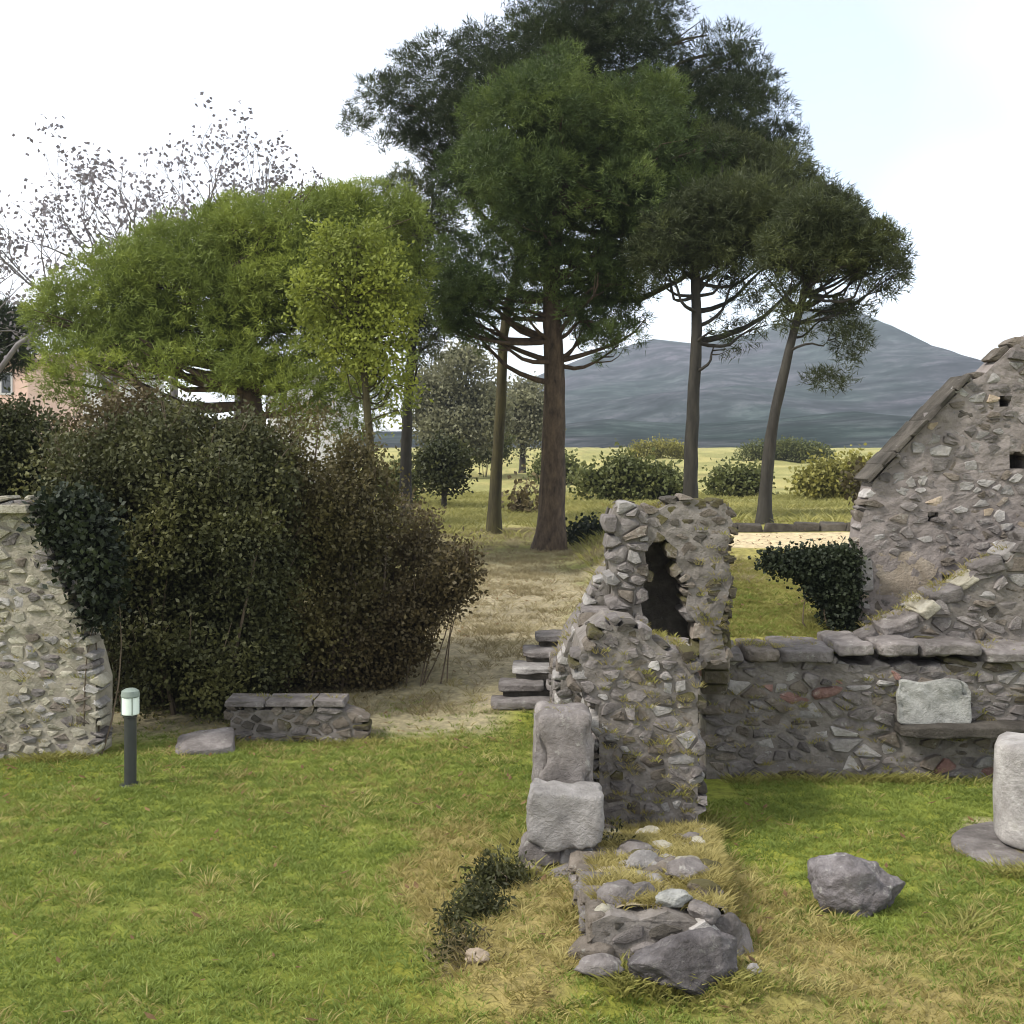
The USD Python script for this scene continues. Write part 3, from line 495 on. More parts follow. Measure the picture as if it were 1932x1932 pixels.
# ---------------------------------------------------------------- vegetation
def tube(pts, rad, sides=8, wob=0, seed=0):
    p = np.asarray(pts, float); r = np.broadcast_to(np.asarray(rad, float), (len(p),)).copy()
    tg = norm(np.gradient(p, axis=0)); ref = np.where(np.abs(tg[:, 2:]) < .9, [[0, 0, 1.]], [[1., 0, 0]])
    a = norm(np.cross(tg, ref)); b = np.cross(tg, a); an = np.arange(sides) * 2 * np.pi / sides
    rr = r[:, None] * np.ones(sides)
    if wob: rr = rr * (1 + wob * (np.random.default_rng(seed).random(rr.shape) - .5))
    v = p[:, None] + rr[..., None] * (np.cos(an)[None, :, None] * a[:, None] + np.sin(an)[None, :, None] * b[:, None])
    i, j = np.meshgrid(np.arange(len(p) - 1), np.arange(sides), indexing="ij")
    f = np.stack([i * sides + j, i * sides + (j + 1) % sides, (i + 1) * sides + (j + 1) % sides, (i + 1) * sides + j], -1).reshape(-1, 4)
    return v.reshape(-1, 3), np.vstack([f[:, [0, 1, 2]], f[:, [0, 2, 3]]])
def join(parts):
    vs, fs, n = [], [], 0
    for v, f in parts: vs.append(v); fs.append(np.asarray(f) + n); n += len(v)
    return np.vstack(vs), np.vstack(fs)
def smooth_path(pts, n=14):
    p = np.asarray(pts, float); s = np.concatenate([[0], np.cumsum(np.linalg.norm(np.diff(p, axis=0), axis=1))])
    from scipy.interpolate import PchipInterpolator
    u = np.linspace(0, s[-1], n); return np.stack([PchipInterpolator(s, p[:, k])(u) for k in range(3)], 1)
def needles(C, N, k, L, w, rng, spread=.9):
    n = len(C); D = norm(N[:, None] * .8 + rng.normal(0, spread * .6, (n, k, 3)) + [0, 0, .12])
    B = C[:, None] + rng.normal(0, L * .35, (n, k, 3)); ln = L * rng.uniform(.6, 1.25, (n, k, 1))
    S = norm(np.cross(D, rng.normal(0, 1, (n, k, 3)))) * w * rng.uniform(.7, 1.3, (n, k, 1))
    v = np.stack([B - S, B + S, B + D * ln], 2).reshape(-1, 3)
    return v, np.arange(len(v)).reshape(-1, 3)
def leaves(C, N, k, L, w, rng, spread=1.2):
    n = len(C); D = norm(N[:, None] * .5 + rng.normal(0, spread * .6, (n, k, 3)))
    B = C[:, None] + rng.normal(0, L * 1.3, (n, k, 3)); ln = L * rng.uniform(.6, 1.3, (n, k, 1))
    S = norm(np.cross(D, rng.normal(0, 1, (n, k, 3)))) * w * rng.uniform(.7, 1.3, (n, k, 1)); mid = B + D * ln * .45
    v = np.stack([B, mid + S, B + D * ln, mid - S], 2).reshape(-1, 3); q = np.arange(len(v)).reshape(-1, 4)
    return v, np.vstack([q[:, [0, 1, 2]], q[:, [0, 2, 3]]])
def lobes(poly_px, d, n, r, rng, thick=1.0, edge=.15):
    """Foliage lobes filling an outline given in picture units at distance d: the crown is as deep as it is broad."""
    P = Polygon([(gx(a, d), gz(b, d)) for a, b in poly_px]); x0, z0, x1, z1 = P.bounds; out = []; bd = P.exterior; tries = 0
    maxd = max(bd.distance(Point(*p)) for p in rng.uniform((x0, z0), (x1, z1), (200, 2)) if P.contains(Point(*p)))
    while len(out) < n and tries < n * 60:
        tries += 1; p = rng.uniform((x0, z0), (x1, z1)); pt = Point(*p)
        if not P.contains(pt): continue
        e = bd.distance(pt); rr = r * rng.uniform(.65, 1.2)
        if e < rr * edge: continue
        T = thick * math.sqrt(max(e * (2 * maxd - e), 0)) ; yo = rng.uniform(-1, 1) * T
        c = np.array([p[0] * (1 + 0 * yo), d + yo, p[1]])
        if any(np.linalg.norm(c - o[0]) < .55 * (rr + o[1]) * .7 for o in out[-40:]): continue
        out.append((c, min(rr, max(e * 1.15, r * .45))))
    return out
def foliage(lb, per_m2, rng, kind, k, L, w, up=.35, inner=.25, flat=.8):
    C, N = [], []
    for c, r in lb:
        m = max(6, int(per_m2 * 4 * math.pi * r * r)); u = norm(rng.normal(0, 1, (m, 3)) + [0, 0, up])
        rad = r * np.where(rng.random(m) < inner, rng.uniform(.2, .9, m), rng.normal(1, .10, m))
        C.append(c + u * rad[:, None] * [1, 1, flat]); N.append(u)
    C, N = np.vstack(C), np.vstack(N)
    return (needles if kind == "needle" else leaves)(C, N, k, L, w, rng)
def limbs(trunk_pts, lb, rng, r0, n, sides=5, lo=.45):
    """Branches from the upper trunk to the lobes."""
    parts = []; tp = np.asarray(trunk_pts); idx = rng.choice(len(lb), min(n, len(lb)), replace=False)
    for k in idx:
        c, r = lb[k]; below = tp[(tp[:, 2] < c[2] - .15)]; cand = below[int(len(below) * lo):] if len(below) > 3 else tp[:4]
        if not len(cand): cand = tp[:2]
        s = cand[np.argmin(np.linalg.norm(cand - c, axis=1) + rng.uniform(0, 1.2, len(cand)))]
        m1 = s * .6 + c * .4 + rng.normal(0, .12, 3) + [0, 0, -.10 * np.linalg.norm(c - s)]
        p = smooth_path([s, m1, s * .25 + c * .75 + rng.normal(0, .1, 3), c], 8); L = np.linalg.norm(c - s)
        parts.append(tube(p, np.linspace(r0 * min(1, .45 + L * .12), r0 * .16, 8), sides))
        for _ in range(2):
            e = c + rng.normal(0, r * .6, 3); b = p[rng.integers(4, 7)]; parts.append(tube(smooth_path([b, (b + e) / 2 + rng.normal(0, .08, 3), e], 5), np.linspace(r0 * .22, r0 * .06, 5), 4))
    return join(parts)
def tree(name, label, d, trunk, r_base, r_top, groups, needle, bark, limb_n, limb_r, group=None, cat="pine tree", seed=0, kind="needle", k=14, L=.26, w=.016, per=9, dense=.25, flat=.8, cluster=None, cid=None):
    rng = np.random.default_rng(seed)
    tp = smooth_path([at(a, b, d + (o[0] if o else 0)) for a, b, *o in trunk], 22)
    t = Thing(name, label, cat, tuple(tp[0]), group)
    rad = np.linspace(r_base, r_top, 22); rad[:3] *= [1.45, 1.18, 1.05]
    tm = trimesh.Trimesh(*tube(tp, rad, 14, .16, seed), process=False); t.part("trunk", tm, bark, True)
    alll = []
    for g in groups:
        poly, n, r, *rest = g; alll += lobes(poly, d + (rest[0] if rest else 0), n, r, rng, rest[1] if len(rest) > 1 else .8)
    if limb_n: t.part("branches", limbs(tp, alll, rng, limb_r, limb_n), bark, True)
    fv = foliage(alll, per, rng, kind, k, L, w, inner=dense, flat=flat)
    t.part("crown", fv, needle, False)
    return t
T2 = [(632, 292), (655, 225), (700, 160), (760, 115), (850, 82), (905, 55), (950, -20), (1050, -70), (1160, -70), (1240, -35), (1275, 15), (1370, 72), (1440, 120), (1478, 190), (1500, 270), (1540, 330), (1580, 400), (1560, 470), (1480, 500), (1380, 500), (1200, 480), (1000, 430), (850, 400), (800, 350), (790, 300), (745, 262), (690, 285)]
tree("pine_tree", "tallest dark umbrella pine at the back, on a thin mossy trunk", 34, [(932, 1012), (936, 900), (945, 760), (950, 640), (985, 480), (1050, 330), (1080, 150)], .17, .08,
     [(T2, 260, .85, 0, .85)], M["pine_back"], M["bark_moss"], 60, .13, "umbrella pines", seed=21, per=15, k=17, L=.16, w=.0105)
T1 = [(830, 335), (850, 262), (900, 190), (950, 142), (1050, 105), (1150, 110), (1240, 150), (1310, 200), (1370, 280), (1390, 380), (1350, 460), (1260, 500), (1180, 520), (1050, 500), (950, 510), (860, 460), (835, 400)]
T1b = [(815, 440), (1200, 450), (1240, 560), (1200, 650), (1130, 690), (1080, 640), (1000, 610), (930, 670), (840, 660), (800, 560)]
tree("pine_tree", "big bright green umbrella pine in the middle with the thickest brown trunk", 30, [(1035, 1048), (1040, 980), (1044, 850), (1046, 700), (1040, 560), (1048, 440), (1080, 300), (1090, 200)], .34, .12,
     [(T1, 125, .85), (T1b, 110, .42, -.3, .9), ([(1080, 510), (1235, 540), (1215, 640), (1130, 690), (1085, 620)], 34, .34, -.6, .8), ([(840, 500), (960, 520), (930, 640), (830, 640)], 34, .34, -.6, .8)], M["pine_front"], M["bark"], 52, .10, "umbrella pines", seed=22, per=16, k=17, L=.15, w=.010)
T3 = [(1180, 470), (1250, 380), (1380, 330), (1500, 350), (1565, 430), (1520, 480), (1400, 525), (1300, 520), (1220, 545)]
T3b = [(1330, 520), (1480, 500), (1480, 640), (1400, 700), (1340, 640)]
tree("pine_tree", "slim straight dark-trunked pine rising right behind the pillar", 28, [(1302, 1020), (1303, 900), (1308, 760), (1314, 620), (1312, 500), (1340, 420)], .18, .09,
     [(T3, 85, .65), (T3b, 12, .35), ([(1330, 230), (1490, 270), (1560, 350), (1650, 425), (1600, 500), (1480, 500), (1380, 480), (1290, 420)], 60, .6, 1.5)], M["pine_right"], M["bark_dark"], 42, .08, "umbrella pines", seed=23, per=15, k=17, L=.16, w=.0105)
T4 = [(1430, 470), (1470, 400), (1515, 365), (1560, 338), (1600, 355), (1640, 418), (1690, 437), (1718, 490), (1700, 545), (1650, 560), (1590, 520), (1520, 540), (1460, 560), (1440, 500)]
T4b = [(1560, 560), (1630, 560), (1650, 640), (1590, 700), (1550, 640)]; T4c = [(1510, 700), (1610, 690), (1625, 735), (1530, 745)]; T4d = [(1455, 540), (1540, 540), (1530, 640), (1470, 640)]
tree("pine_tree", "thin leaning pine with ragged hanging clumps, nearest the gabled ruin", 22, [(1442, 990), (1448, 880), (1460, 790), (1480, 700), (1502, 610), (1535, 500), (1570, 430)], .12, .05,
     [(T4, 95, .46), (T4b, 16, .34), (T4c, 5, .28), (T4d, 12, .3)], M["pine_right"], M["bark_dark"], 46, .05, "umbrella pines", seed=24, per=22, k=15, L=.13, w=.009)
T5 = [(48, 610), (68, 555), (130, 502), (220, 450), (320, 410), (430, 375), (560, 355), (680, 345), (760, 350), (800, 400), (812, 500), (790, 590), (700, 660), (600, 680), (500, 650), (420, 690), (300, 690), (200, 660), (110, 660), (65, 660)]
T5b = [(370, 640), (590, 640), (560, 775), (420, 775)]; T5c = [(90, 600), (360, 620), (330, 720), (230, 740), (120, 700)]
tree("pine_tree", "broad low olive-green umbrella pine spreading over the dark bushes at the left", 27, [(480, 940), (476, 800), (470, 680), (440, 560), (430, 480)], .3, .12,
     [(T5, 340, .55, 0, .6), (T5b, 26, .4), (T5c, 26, .4), ([(80, 630), (800, 620), (785, 770), (690, 800), (590, 770), (480, 770), (300, 730), (100, 725)], 60, .34, -1, .6), ([(510, 680), (700, 660), (745, 800), (690, 870), (600, 840), (525, 790)], 40, .34, -1, .6), ([(60, 640), (200, 640), (230, 760), (120, 780), (60, 720)], 24, .34, -1, .6)], M["pine_left"], M["bark"], 60, .11, "umbrella pines", seed=25, per=15, k=15, L=.15, w=.011)
T6 = [(700, 352), (760, 320), (830, 330), (865, 420), (870, 560), (850, 650), (800, 700), (745, 690), (725, 560)]
tree("pine_tree", "grey-green pine filling the gap between the olive pine and the tallest pine", 38, [(765, 985), (766, 860), (772, 720), (785, 560), (790, 420)], .2, .08,
     [(T6, 46, .75)], M["pine_right"], M["bark_dark"], 26, .09, "umbrella pines", seed=29, per=12, k=15, L=.18, w=.013)
Y1 = [(555, 470), (610, 420), (700, 425), (765, 490), (785, 600), (760, 690), (790, 760), (750, 800), (690, 740), (610, 690), (560, 590)]
tree("lime_tree", "young yellow-green leafy tree before the broad olive pine", 24, [(700, 930), (698, 840), (690, 740), (680, 620), (665, 520)], .09, .04,
     [(Y1, 75, .42, 0, .5)], M["lime"], M["bark_moss"], 40, .035, None, "leafy tree", seed=26, kind="leaf", k=9, L=.10, w=.028, per=15, dense=.5)
tree("dark_tree", "dark evergreen tree crown at the far left edge above the pink house", 45, [(-40, 900), (-38, 760), (-30, 640)], .3, .12,
     [([(-160, 640), (-90, 570), (-10, 560), (45, 590), (72, 640), (60, 690), (-40, 720), (-160, 710)], 40, .9)], M["pine_back"], M["bark_dark"], 16, .12, None, "tree", seed=27, per=8, L=.3, w=.024)
tree("round_tree", "small round-headed tree on the far slope between the bushes and the pines", 48, [(838, 960), (838, 925), (840, 890)], .12, .07,
     [([(780, 885), (800, 845), (840, 832), (880, 850), (895, 885), (870, 925), (810, 925)], 26, .5)], M["shrub_olive"], M["bark_dark"], 10, .05, None, "small tree", seed=28, kind="leaf", k=10, L=.16, w=.06, per=12)

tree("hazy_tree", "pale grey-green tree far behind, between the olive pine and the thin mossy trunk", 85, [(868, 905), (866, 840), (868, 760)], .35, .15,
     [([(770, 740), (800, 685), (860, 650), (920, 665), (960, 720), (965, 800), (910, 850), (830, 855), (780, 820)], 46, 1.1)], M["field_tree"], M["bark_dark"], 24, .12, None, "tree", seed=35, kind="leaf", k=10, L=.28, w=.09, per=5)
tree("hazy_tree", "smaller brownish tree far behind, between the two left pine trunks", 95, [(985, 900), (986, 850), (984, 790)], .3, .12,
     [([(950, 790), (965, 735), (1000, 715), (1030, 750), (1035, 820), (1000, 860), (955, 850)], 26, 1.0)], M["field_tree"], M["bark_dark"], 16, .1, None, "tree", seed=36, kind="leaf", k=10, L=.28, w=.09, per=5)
# bare trees behind the left pine
def bare_tree(label, base, top, seed, spread=.55, h=8.0):
    rng = np.random.default_rng(seed); parts, tips = [], []
    def grow(p, dirn, ln, r, lev):
        e = p + dirn * ln; m = (p + e) / 2 + rng.normal(0, ln * .05, 3); parts.append(tube([p, m, e], [r, r * .85, r * .68], 5 if lev < 2 else 3))
        if lev == 6: tips.append(e); return
        for _ in range(3 if lev in (0, 1, 2) else 2): grow(p + (e - p) * rng.uniform(.55, 1), norm(dirn + rng.normal(0, spread, 3) + [0, 0, .22]), ln * rng.uniform(.6, .82), r * .58, lev + 1)
    b, tt = at(*base), at(*top); L0 = np.linalg.norm(tt - b) * .34
    t = Thing("bare_tree", label, "bare tree", tuple(b), "bare trees behind the left pine"); grow(b, norm(tt - b), L0, .15, 0)
    t.part("trunk", join(parts), M["twig"], True)
    C = np.array(tips); C = C[rng.random(len(C)) < .7]; t.part("buds", leaves(C, norm(rng.normal(0, 1, C.shape)), 9, .14, .055, rng), M["deadleaf"], False)
bare_tree("grey bare tree with a fine spire of twigs above the middle of the left pine", (450, 900, 36), (462, 215, 36), 31, .45)
bare_tree("grey bare tree whose twigs show above the left shoulder of the olive pine", (215, 900, 34), (190, 220, 34), 32)
bare_tree("bare grey tree at the far left edge of the picture", (-30, 900, 34), (20, 280, 34), 33)
bare_tree("grey bare tree with sparse buds above the bright top of the olive pine", (330, 900, 37), (330, 240, 37), 34)

# shrubs
def shrub(name, label, d, poly, n, r, mat, seed, group=None, stems=12, k=14, L=.065, w=.02, per=46, thick=.55, stem_r=.03, cat="shrub", bark="brown_twig", dense=.35, root=None, flat=.9, kind="leaf", shoots=0):
    rng = np.random.default_rng(seed); lb = lobes(poly, d, n, r, rng, thick)
    c = np.mean([l[0] for l in lb], 0); x, y = (root if root is not None else (c[0], c[1])); z = float(height(x, y))
    t = Thing(name, label, cat, (x, y, z), group)
    parts = []
    for kx in rng.choice(len(lb), min(stems, len(lb)), replace=False):
        e = lb[kx][0]; s = np.array([x + (e[0] - x) * .55 + rng.normal(0, .1), y + (e[1] - y) * .5, 0]); s[2] = float(height(s[0], s[1])) - .05
        parts.append(tube(smooth_path([s, s * .45 + e * .55 + rng.normal(0, .1, 3), e], 7), np.linspace(stem_r, stem_r * .3, 7), 5))
    fol = [foliage(lb, per, rng, kind, k, L, w, up=.25, inner=dense, flat=flat)]
    for kx in rng.choice(len(lb), shoots):
        c0, rr = lb[kx]; dr = norm(np.array([rng.normal(0, .5), -.25 + rng.normal(0, .4), rng.uniform(.3, 1.2)])); ln = rr * rng.uniform(1.2, 2.3); e = c0 + dr * ln
        parts.append(tube([c0, c0 + dr * ln * .5, e], [.008, .006, .003], 4)); n_ = int(rng.integers(6, 14)); fr = rng.uniform(.4, 1.0, (n_, 1)); fol.append(leaves(c0 + dr * ln * fr + rng.normal(0, .03, (n_, 3)), np.repeat(dr[None], n_, 0), 4, L, w, rng))
    t.part("stems", join(parts), M[bark], True)
    t.part("foliage", join(fol), M[mat], False); return t
shrub("evergreen_shrub", "big dark evergreen bush rising behind the lamp post, largest of the bushes", 15.3, [(85, 950), (110, 850), (200, 790), (330, 762), (440, 790), (520, 815), (560, 900), (560, 1100), (540, 1300), (450, 1370), (330, 1400), (215, 1400), (198, 1280), (170, 1160), (125, 1070)], 190, .34, "shrub_dark", 41, "bushes behind the lawn", stems=26, shoots=260, thick=.7)
shrub("evergreen_shrub", "dark brownish-green bush right of the largest bush, above the low ledge", 16.2, [(480, 850), (540, 800), (600, 795), (690, 850), (750, 930), (740, 1050), (700, 1180), (640, 1300), (520, 1330), (450, 1280), (450, 1000)], 90, .34, "shrub_mid", 42, "bushes behind the lawn", stems=26, shoots=180, k=11, per=36)
shrub("brown_shrub", "rusty brown bush on the slope at the right end of the bushes", 17.2, [(640, 960), (720, 940), (790, 975), (850, 1010), (880, 1060), (830, 1140), (770, 1210), (660, 1290), (610, 1250), (610, 1040)], 60, .34, "shrub_brown", 43, "bushes behind the lawn", stems=44, k=9, per=22, stem_r=.02, shoots=120)
shrub("brown_shrub", "low warm brown undergrowth sloping down to the dirt path right of the bushes", 16.3, [(560, 1350), (600, 1250), (700, 1150), (800, 1090), (880, 1040), (915, 1075), (880, 1130), (800, 1220), (740, 1290), (660, 1345)], 90, .24, "shrub_brown", 49, "bushes behind the lawn", stems=30, k=9, per=46, stem_r=.012, shoots=160, thick=.5)
shrub("olive_shrub", "olive green bush above the ruined wall at the left edge", 16.6, [(-120, 800), (0, 775), (110, 790), (150, 850), (110, 930), (60, 960), (-120, 960)], 46, .34, "shrub_olive", 44, "bushes behind the lawn", stems=10, shoots=80)
shrub("brown_shrub", "brown twiggy bush between the olive and the largest dark bush", 15.9, [(110, 800), (190, 765), (300, 775), (350, 800), (350, 930), (260, 1010), (190, 980), (140, 930)], 40, .34, "shrub_brown", 45, "bushes behind the lawn", stems=14, k=10, per=26, shoots=90)
shrub("ivy", "dark ivy spilling over the broken top of the pale left wall", 13.2, [(70, 950), (150, 930), (210, 980), (220, 1100), (190, 1200), (160, 1150), (130, 1075), (95, 1030)], 40, .16, "ivy", 46, None, stems=8, k=8, L=.07, w=.03, per=110, thick=.5, stem_r=.012, cat="ivy")
shrub("wedge_shrub", "dark evergreen wedge-shaped shrub in the gap left of the gabled ruin, below the tan path", 13.33, [(1430, 1062), (1440, 1050), (1612, 1044), (1608, 1120), (1600, 1200), (1570, 1196), (1552, 1130), (1505, 1080)], 300, .06, "ivy", 51, None, stems=2, k=7, L=.045, w=.022, per=330, thick=.25, stem_r=.012, root=(gx(1588, 13.33), 13.33))
shrub("low_hedge", "small dark green shrub right of the thick pine trunk", 31, [(1068, 1030), (1075, 1000), (1100, 988), (1145, 990), (1150, 1030)], 18, .22, "ivy", 48, None, per=60, k=7, L=.1, w=.04)
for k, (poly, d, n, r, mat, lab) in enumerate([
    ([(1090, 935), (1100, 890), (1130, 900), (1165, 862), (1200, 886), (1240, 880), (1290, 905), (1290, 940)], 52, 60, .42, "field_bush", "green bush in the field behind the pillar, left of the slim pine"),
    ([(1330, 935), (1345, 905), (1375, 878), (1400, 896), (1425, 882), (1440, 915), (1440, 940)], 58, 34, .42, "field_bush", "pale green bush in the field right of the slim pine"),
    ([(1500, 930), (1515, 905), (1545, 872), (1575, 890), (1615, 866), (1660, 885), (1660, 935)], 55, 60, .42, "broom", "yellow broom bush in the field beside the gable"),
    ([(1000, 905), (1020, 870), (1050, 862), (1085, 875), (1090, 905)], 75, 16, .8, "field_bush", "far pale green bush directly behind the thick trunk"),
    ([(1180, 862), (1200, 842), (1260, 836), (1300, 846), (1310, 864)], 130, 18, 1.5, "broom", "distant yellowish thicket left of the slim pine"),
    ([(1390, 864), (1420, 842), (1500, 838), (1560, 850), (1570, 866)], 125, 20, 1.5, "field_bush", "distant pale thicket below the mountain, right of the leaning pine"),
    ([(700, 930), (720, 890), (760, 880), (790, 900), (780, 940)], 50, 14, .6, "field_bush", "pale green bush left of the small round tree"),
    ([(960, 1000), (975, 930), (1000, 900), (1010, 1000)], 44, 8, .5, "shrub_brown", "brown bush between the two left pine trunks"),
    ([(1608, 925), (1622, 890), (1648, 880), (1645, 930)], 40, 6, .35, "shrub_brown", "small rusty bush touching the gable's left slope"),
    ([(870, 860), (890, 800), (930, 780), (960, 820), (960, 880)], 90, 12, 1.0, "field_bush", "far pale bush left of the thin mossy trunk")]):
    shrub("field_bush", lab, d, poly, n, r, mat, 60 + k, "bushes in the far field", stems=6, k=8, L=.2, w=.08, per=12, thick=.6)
# weeds
shrub("weeds", "dark green weeds in the hollow right beside the wall end", 8.9, [(890, 1720), (905, 1660), (940, 1625), (975, 1660), (990, 1720)], 30, .10, "weed", 71, None, stems=8, k=14, L=.05, w=.009, per=200, stem_r=.006, cat="weeds")
shrub("weeds", "dark green weed clump in front of the hollow, left of the wall end", 8.35, [(848, 1790), (862, 1720), (900, 1690), (945, 1720), (955, 1790)], 34, .10, "weed", 74, None, stems=8, k=14, L=.05, w=.009, per=200, stem_r=.006, cat="weeds")
shrub("weeds", "low dark weeds at the foot of the earth bank, nearest the camera", 7.85, [(828, 1865), (840, 1800), (875, 1765), (915, 1800), (905, 1865)], 26, .09, "weed", 75, None, stems=8, k=13, L=.045, w=.008, per=190, stem_r=.005, cat="weeds")
shrub("weeds", "brown dry weeds at the front left of the fallen block", 7.6, [(835, 1895), (845, 1820), (870, 1790), (910, 1830), (905, 1895)], 12, .09, "shrub_brown", 72, None, stems=10, k=12, L=.07, w=.005, per=160, stem_r=.005, cat="weeds")
shrub("weeds", "dark weeds along the gap between the wall end and the stump", 9.6, [(1100, 1700), (1120, 1620), (1150, 1580), (1190, 1600), (1180, 1680), (1120, 1730)], 14, .09, "weed", 73, None, stems=6, k=12, L=.045, w=.008, per=170, stem_r=.006, cat="weeds")

# ---------------------------------------------------------------- houses far behind
def house(label, px0, px1, pyb, pye, pyr, d, depth, wall, roof, wins, name="house"):
    x0, x1 = gx(px0, d), gx(px1, d); zb, ze, zr = min(gz(pyb, d), float(height((x0 + x1) / 2, d))) - .3, gz(pye, d), gz(pyr, d); ym = d + depth / 2
    t = Thing(name, label, "house", ((x0 + x1) / 2, d, zb), "houses beyond the trees")
    t.part("wall", boxm(x0, x1, d, d + depth, zb, ze), M[wall], False)
    e = trimesh.creation.extrude_polygon(Polygon([(-.35, 0), (depth + .35, 0), (depth / 2, zr - ze)]), x1 - x0 + .7, engine="earcut"); v = np.array(e.vertices)
    m = trimesh.Trimesh(np.stack([x0 - .35 + v[:, 2], d + v[:, 0], ze + .004 + v[:, 1]], 1), e.faces); m.fix_normals(); t.part("roof", m, M[roof], False)
    for (a, b, c_, e_) in wins:
        f = t.part("window", boxm(gx(a, d), gx(b, d), d - .05, d + .02, gz(e_, d), gz(c_, d)), M["white"], False)
        t.part("pane", boxm(gx(a, d) + .1, gx(b, d) - .1, d - .062, d - .051, gz(e_, d) + .1, gz(c_, d) - .1), M["pane"], False, parent=f)
house("pink rendered house at the left edge, mostly hidden by the bushes", -190, 52, 830, 682, 655, 62, 8, "pink", "roof", [(-60, -30, 700, 745), (0, 24, 702, 745)])
house("white house with a grey roof glimpsed under the olive pine", 505, 640, 840, 712, 676, 75, 9, "white", "roof_grey", [(525, 545, 735, 775), (595, 615, 735, 775)])
house("pale house glimpsed left of the white house under the olive pine", 110, 240, 830, 690, 655, 85, 9, "white", "roof", [(130, 150, 715, 755), (190, 210, 715, 755)])

# ---------------------------------------------------------------- grass (stuff)
def tuft(rng, nb, h, w, lean):
    a = rng.uniform(0, 2 * np.pi, nb); r = rng.uniform(0, .05, nb); B = np.stack([r * np.cos(a), r * np.sin(a), 0 * a - .01], 1)
    D = np.stack([np.cos(a) * lean, np.sin(a) * lean, np.ones(nb)], 1) + rng.normal(0, .25, (nb, 3)) * [1, 1, 0]; hh = h * rng.uniform(.5, 1.2, (nb, 1)); D = norm(D)
    S = norm(np.cross(D, rng.normal(0, 1, (nb, 3)))) * w; mid = B + D * hh * .55; tip = B + D * hh + np.stack([np.cos(a), np.sin(a), -.3 + 0 * a], 1) * hh * .25
    v = np.stack([B - S, B + S, mid + S * .8, mid - S * .8, tip], 1).reshape(-1, 3); o = np.arange(nb)[:, None] * 5
    return v, np.vstack([o + [0, 1, 2], o + [0, 2, 3], o + [3, 2, 4]])
def grass_mat(name, stops, scale):
    return leaf_mat(name, *stops, scale=scale, trans=.35)
GM = {"bank": grass_mat("bank_grass", ((0.20, 0.19, 0.05), (0.31, 0.285, 0.085), (0.43, 0.38, 0.14)), 1.0), "litter": grass_mat("slope_litter", ((0.22, 0.18, 0.095), (0.36, 0.31, 0.18), (0.50, 0.44, 0.28)), 1.5), "field": grass_mat("field_grass", ((0.21, 0.20, 0.06), (0.33, 0.30, 0.10), (0.48, 0.42, 0.18)), .3), "green": grass_mat("lawn_grass", ((0.145, 0.185, 0.034), (0.22, 0.262, 0.052), (0.33, 0.338, 0.10)), 1.3), "dry": grass_mat("dry_grass", ((0.24, 0.20, 0.065), (0.36, 0.31, 0.12), (0.48, 0.42, 0.20)), 1.2)}
blocked = [(gx(1118, 10.3), 10.3, gx(1330, 10.3), 11.8), (.86, 11.5, 2.15, 12.3), (1.85, 12.25, 6, 13.1), (.15, 9.2, .7, 10.6), (.5, 7.55, 1.4, 9.9), (-8, 13.15, -4.3, 14), (-.3, 15.1, 1.2, 17)]
def scatter(name, label, n, area, prob, protos, mat, seed, smin=.7, smax=1.4):
    rng = np.random.default_rng(seed); x = rng.uniform(area[0], area[1], n); y = np.sqrt(rng.uniform(area[2] ** 2, area[3] ** 2, n)) if len(area) > 4 else rng.uniform(area[2], area[3], n)
    ok = (np.abs(x) < y * .47 + .6) & (rng.random(n) < prob(x, y))
    for a, b, c_, e_ in blocked: ok &= ~((x > a) & (x < c_) & (y > b) & (y < e_))
    x, y = x[ok], y[ok]; z = height(x, y); p = path_for(name, "/World")
    pi = UsdGeom.PointInstancer.Define(stage, p); tag(pi.GetPrim(), label, "leaves" if name == "fallen_leaves" else "grass", None, "stuff")
    for k, (v, f) in enumerate(protos):
        usdkit.mesh(stage, f"{p}/grass_tuft" + (f"_{k:03d}" if k else ""), (v, f), mat, False); pi.GetPrototypesRel().AddTarget(f"{p}/grass_tuft" + (f"_{k:03d}" if k else ""))
    pi.CreateProtoIndicesAttr(Vt.IntArray.FromNumpy(rng.integers(0, len(protos), len(x)).astype(np.int32))); pi.CreatePositionsAttr(Vt.Vec3fArray.FromNumpy(np.stack([x, y, z], 1).astype(np.float32)))
    an = rng.uniform(0, np.pi, len(x)); pi.CreateOrientationsAttr(Vt.QuathArray([Gf.Quath(float(math.cos(q)), 0, 0, float(math.sin(q))) for q in an]))
    s = rng.uniform(smin, smax, len(x)); pi.CreateScalesAttr(Vt.Vec3fArray.FromNumpy(np.repeat(s[:, None], 3, 1).astype(np.float32)))
rng = np.random.default_rng(90)
pg = [tuft(rng, 16, .05, .0035, .6) for _ in range(4)]; pd = [tuft(rng, 14, .065, .003, .8) for _ in range(4)]
def fade(y): return 1 - .6 * sstep(12, 16, y)
def bare(x, y): a, b = dirt_mask(x, y); return 1 - np.clip(a + b, 0, 1) * .9
scatter("lawn_grass", "short green lawn grass over the whole foreground", 44000, (-6, 6, 5.5, 15.6), lambda x, y: (1 - .85 * dry_mask(x, y)) * bare(x, y) * fade(y), pg, GM["green"], 91)
scatter("dry_grass", "straw-coloured dry grass around the ruined walls", 24000, (-6, 6, 5.5, 16.5), lambda x, y: np.clip(dry_mask(x, y) * 1.0 + .03, 0, 1) * (.4 + .6 * bare(x, y)), pd, GM["dry"], 92, .7, 1.7)
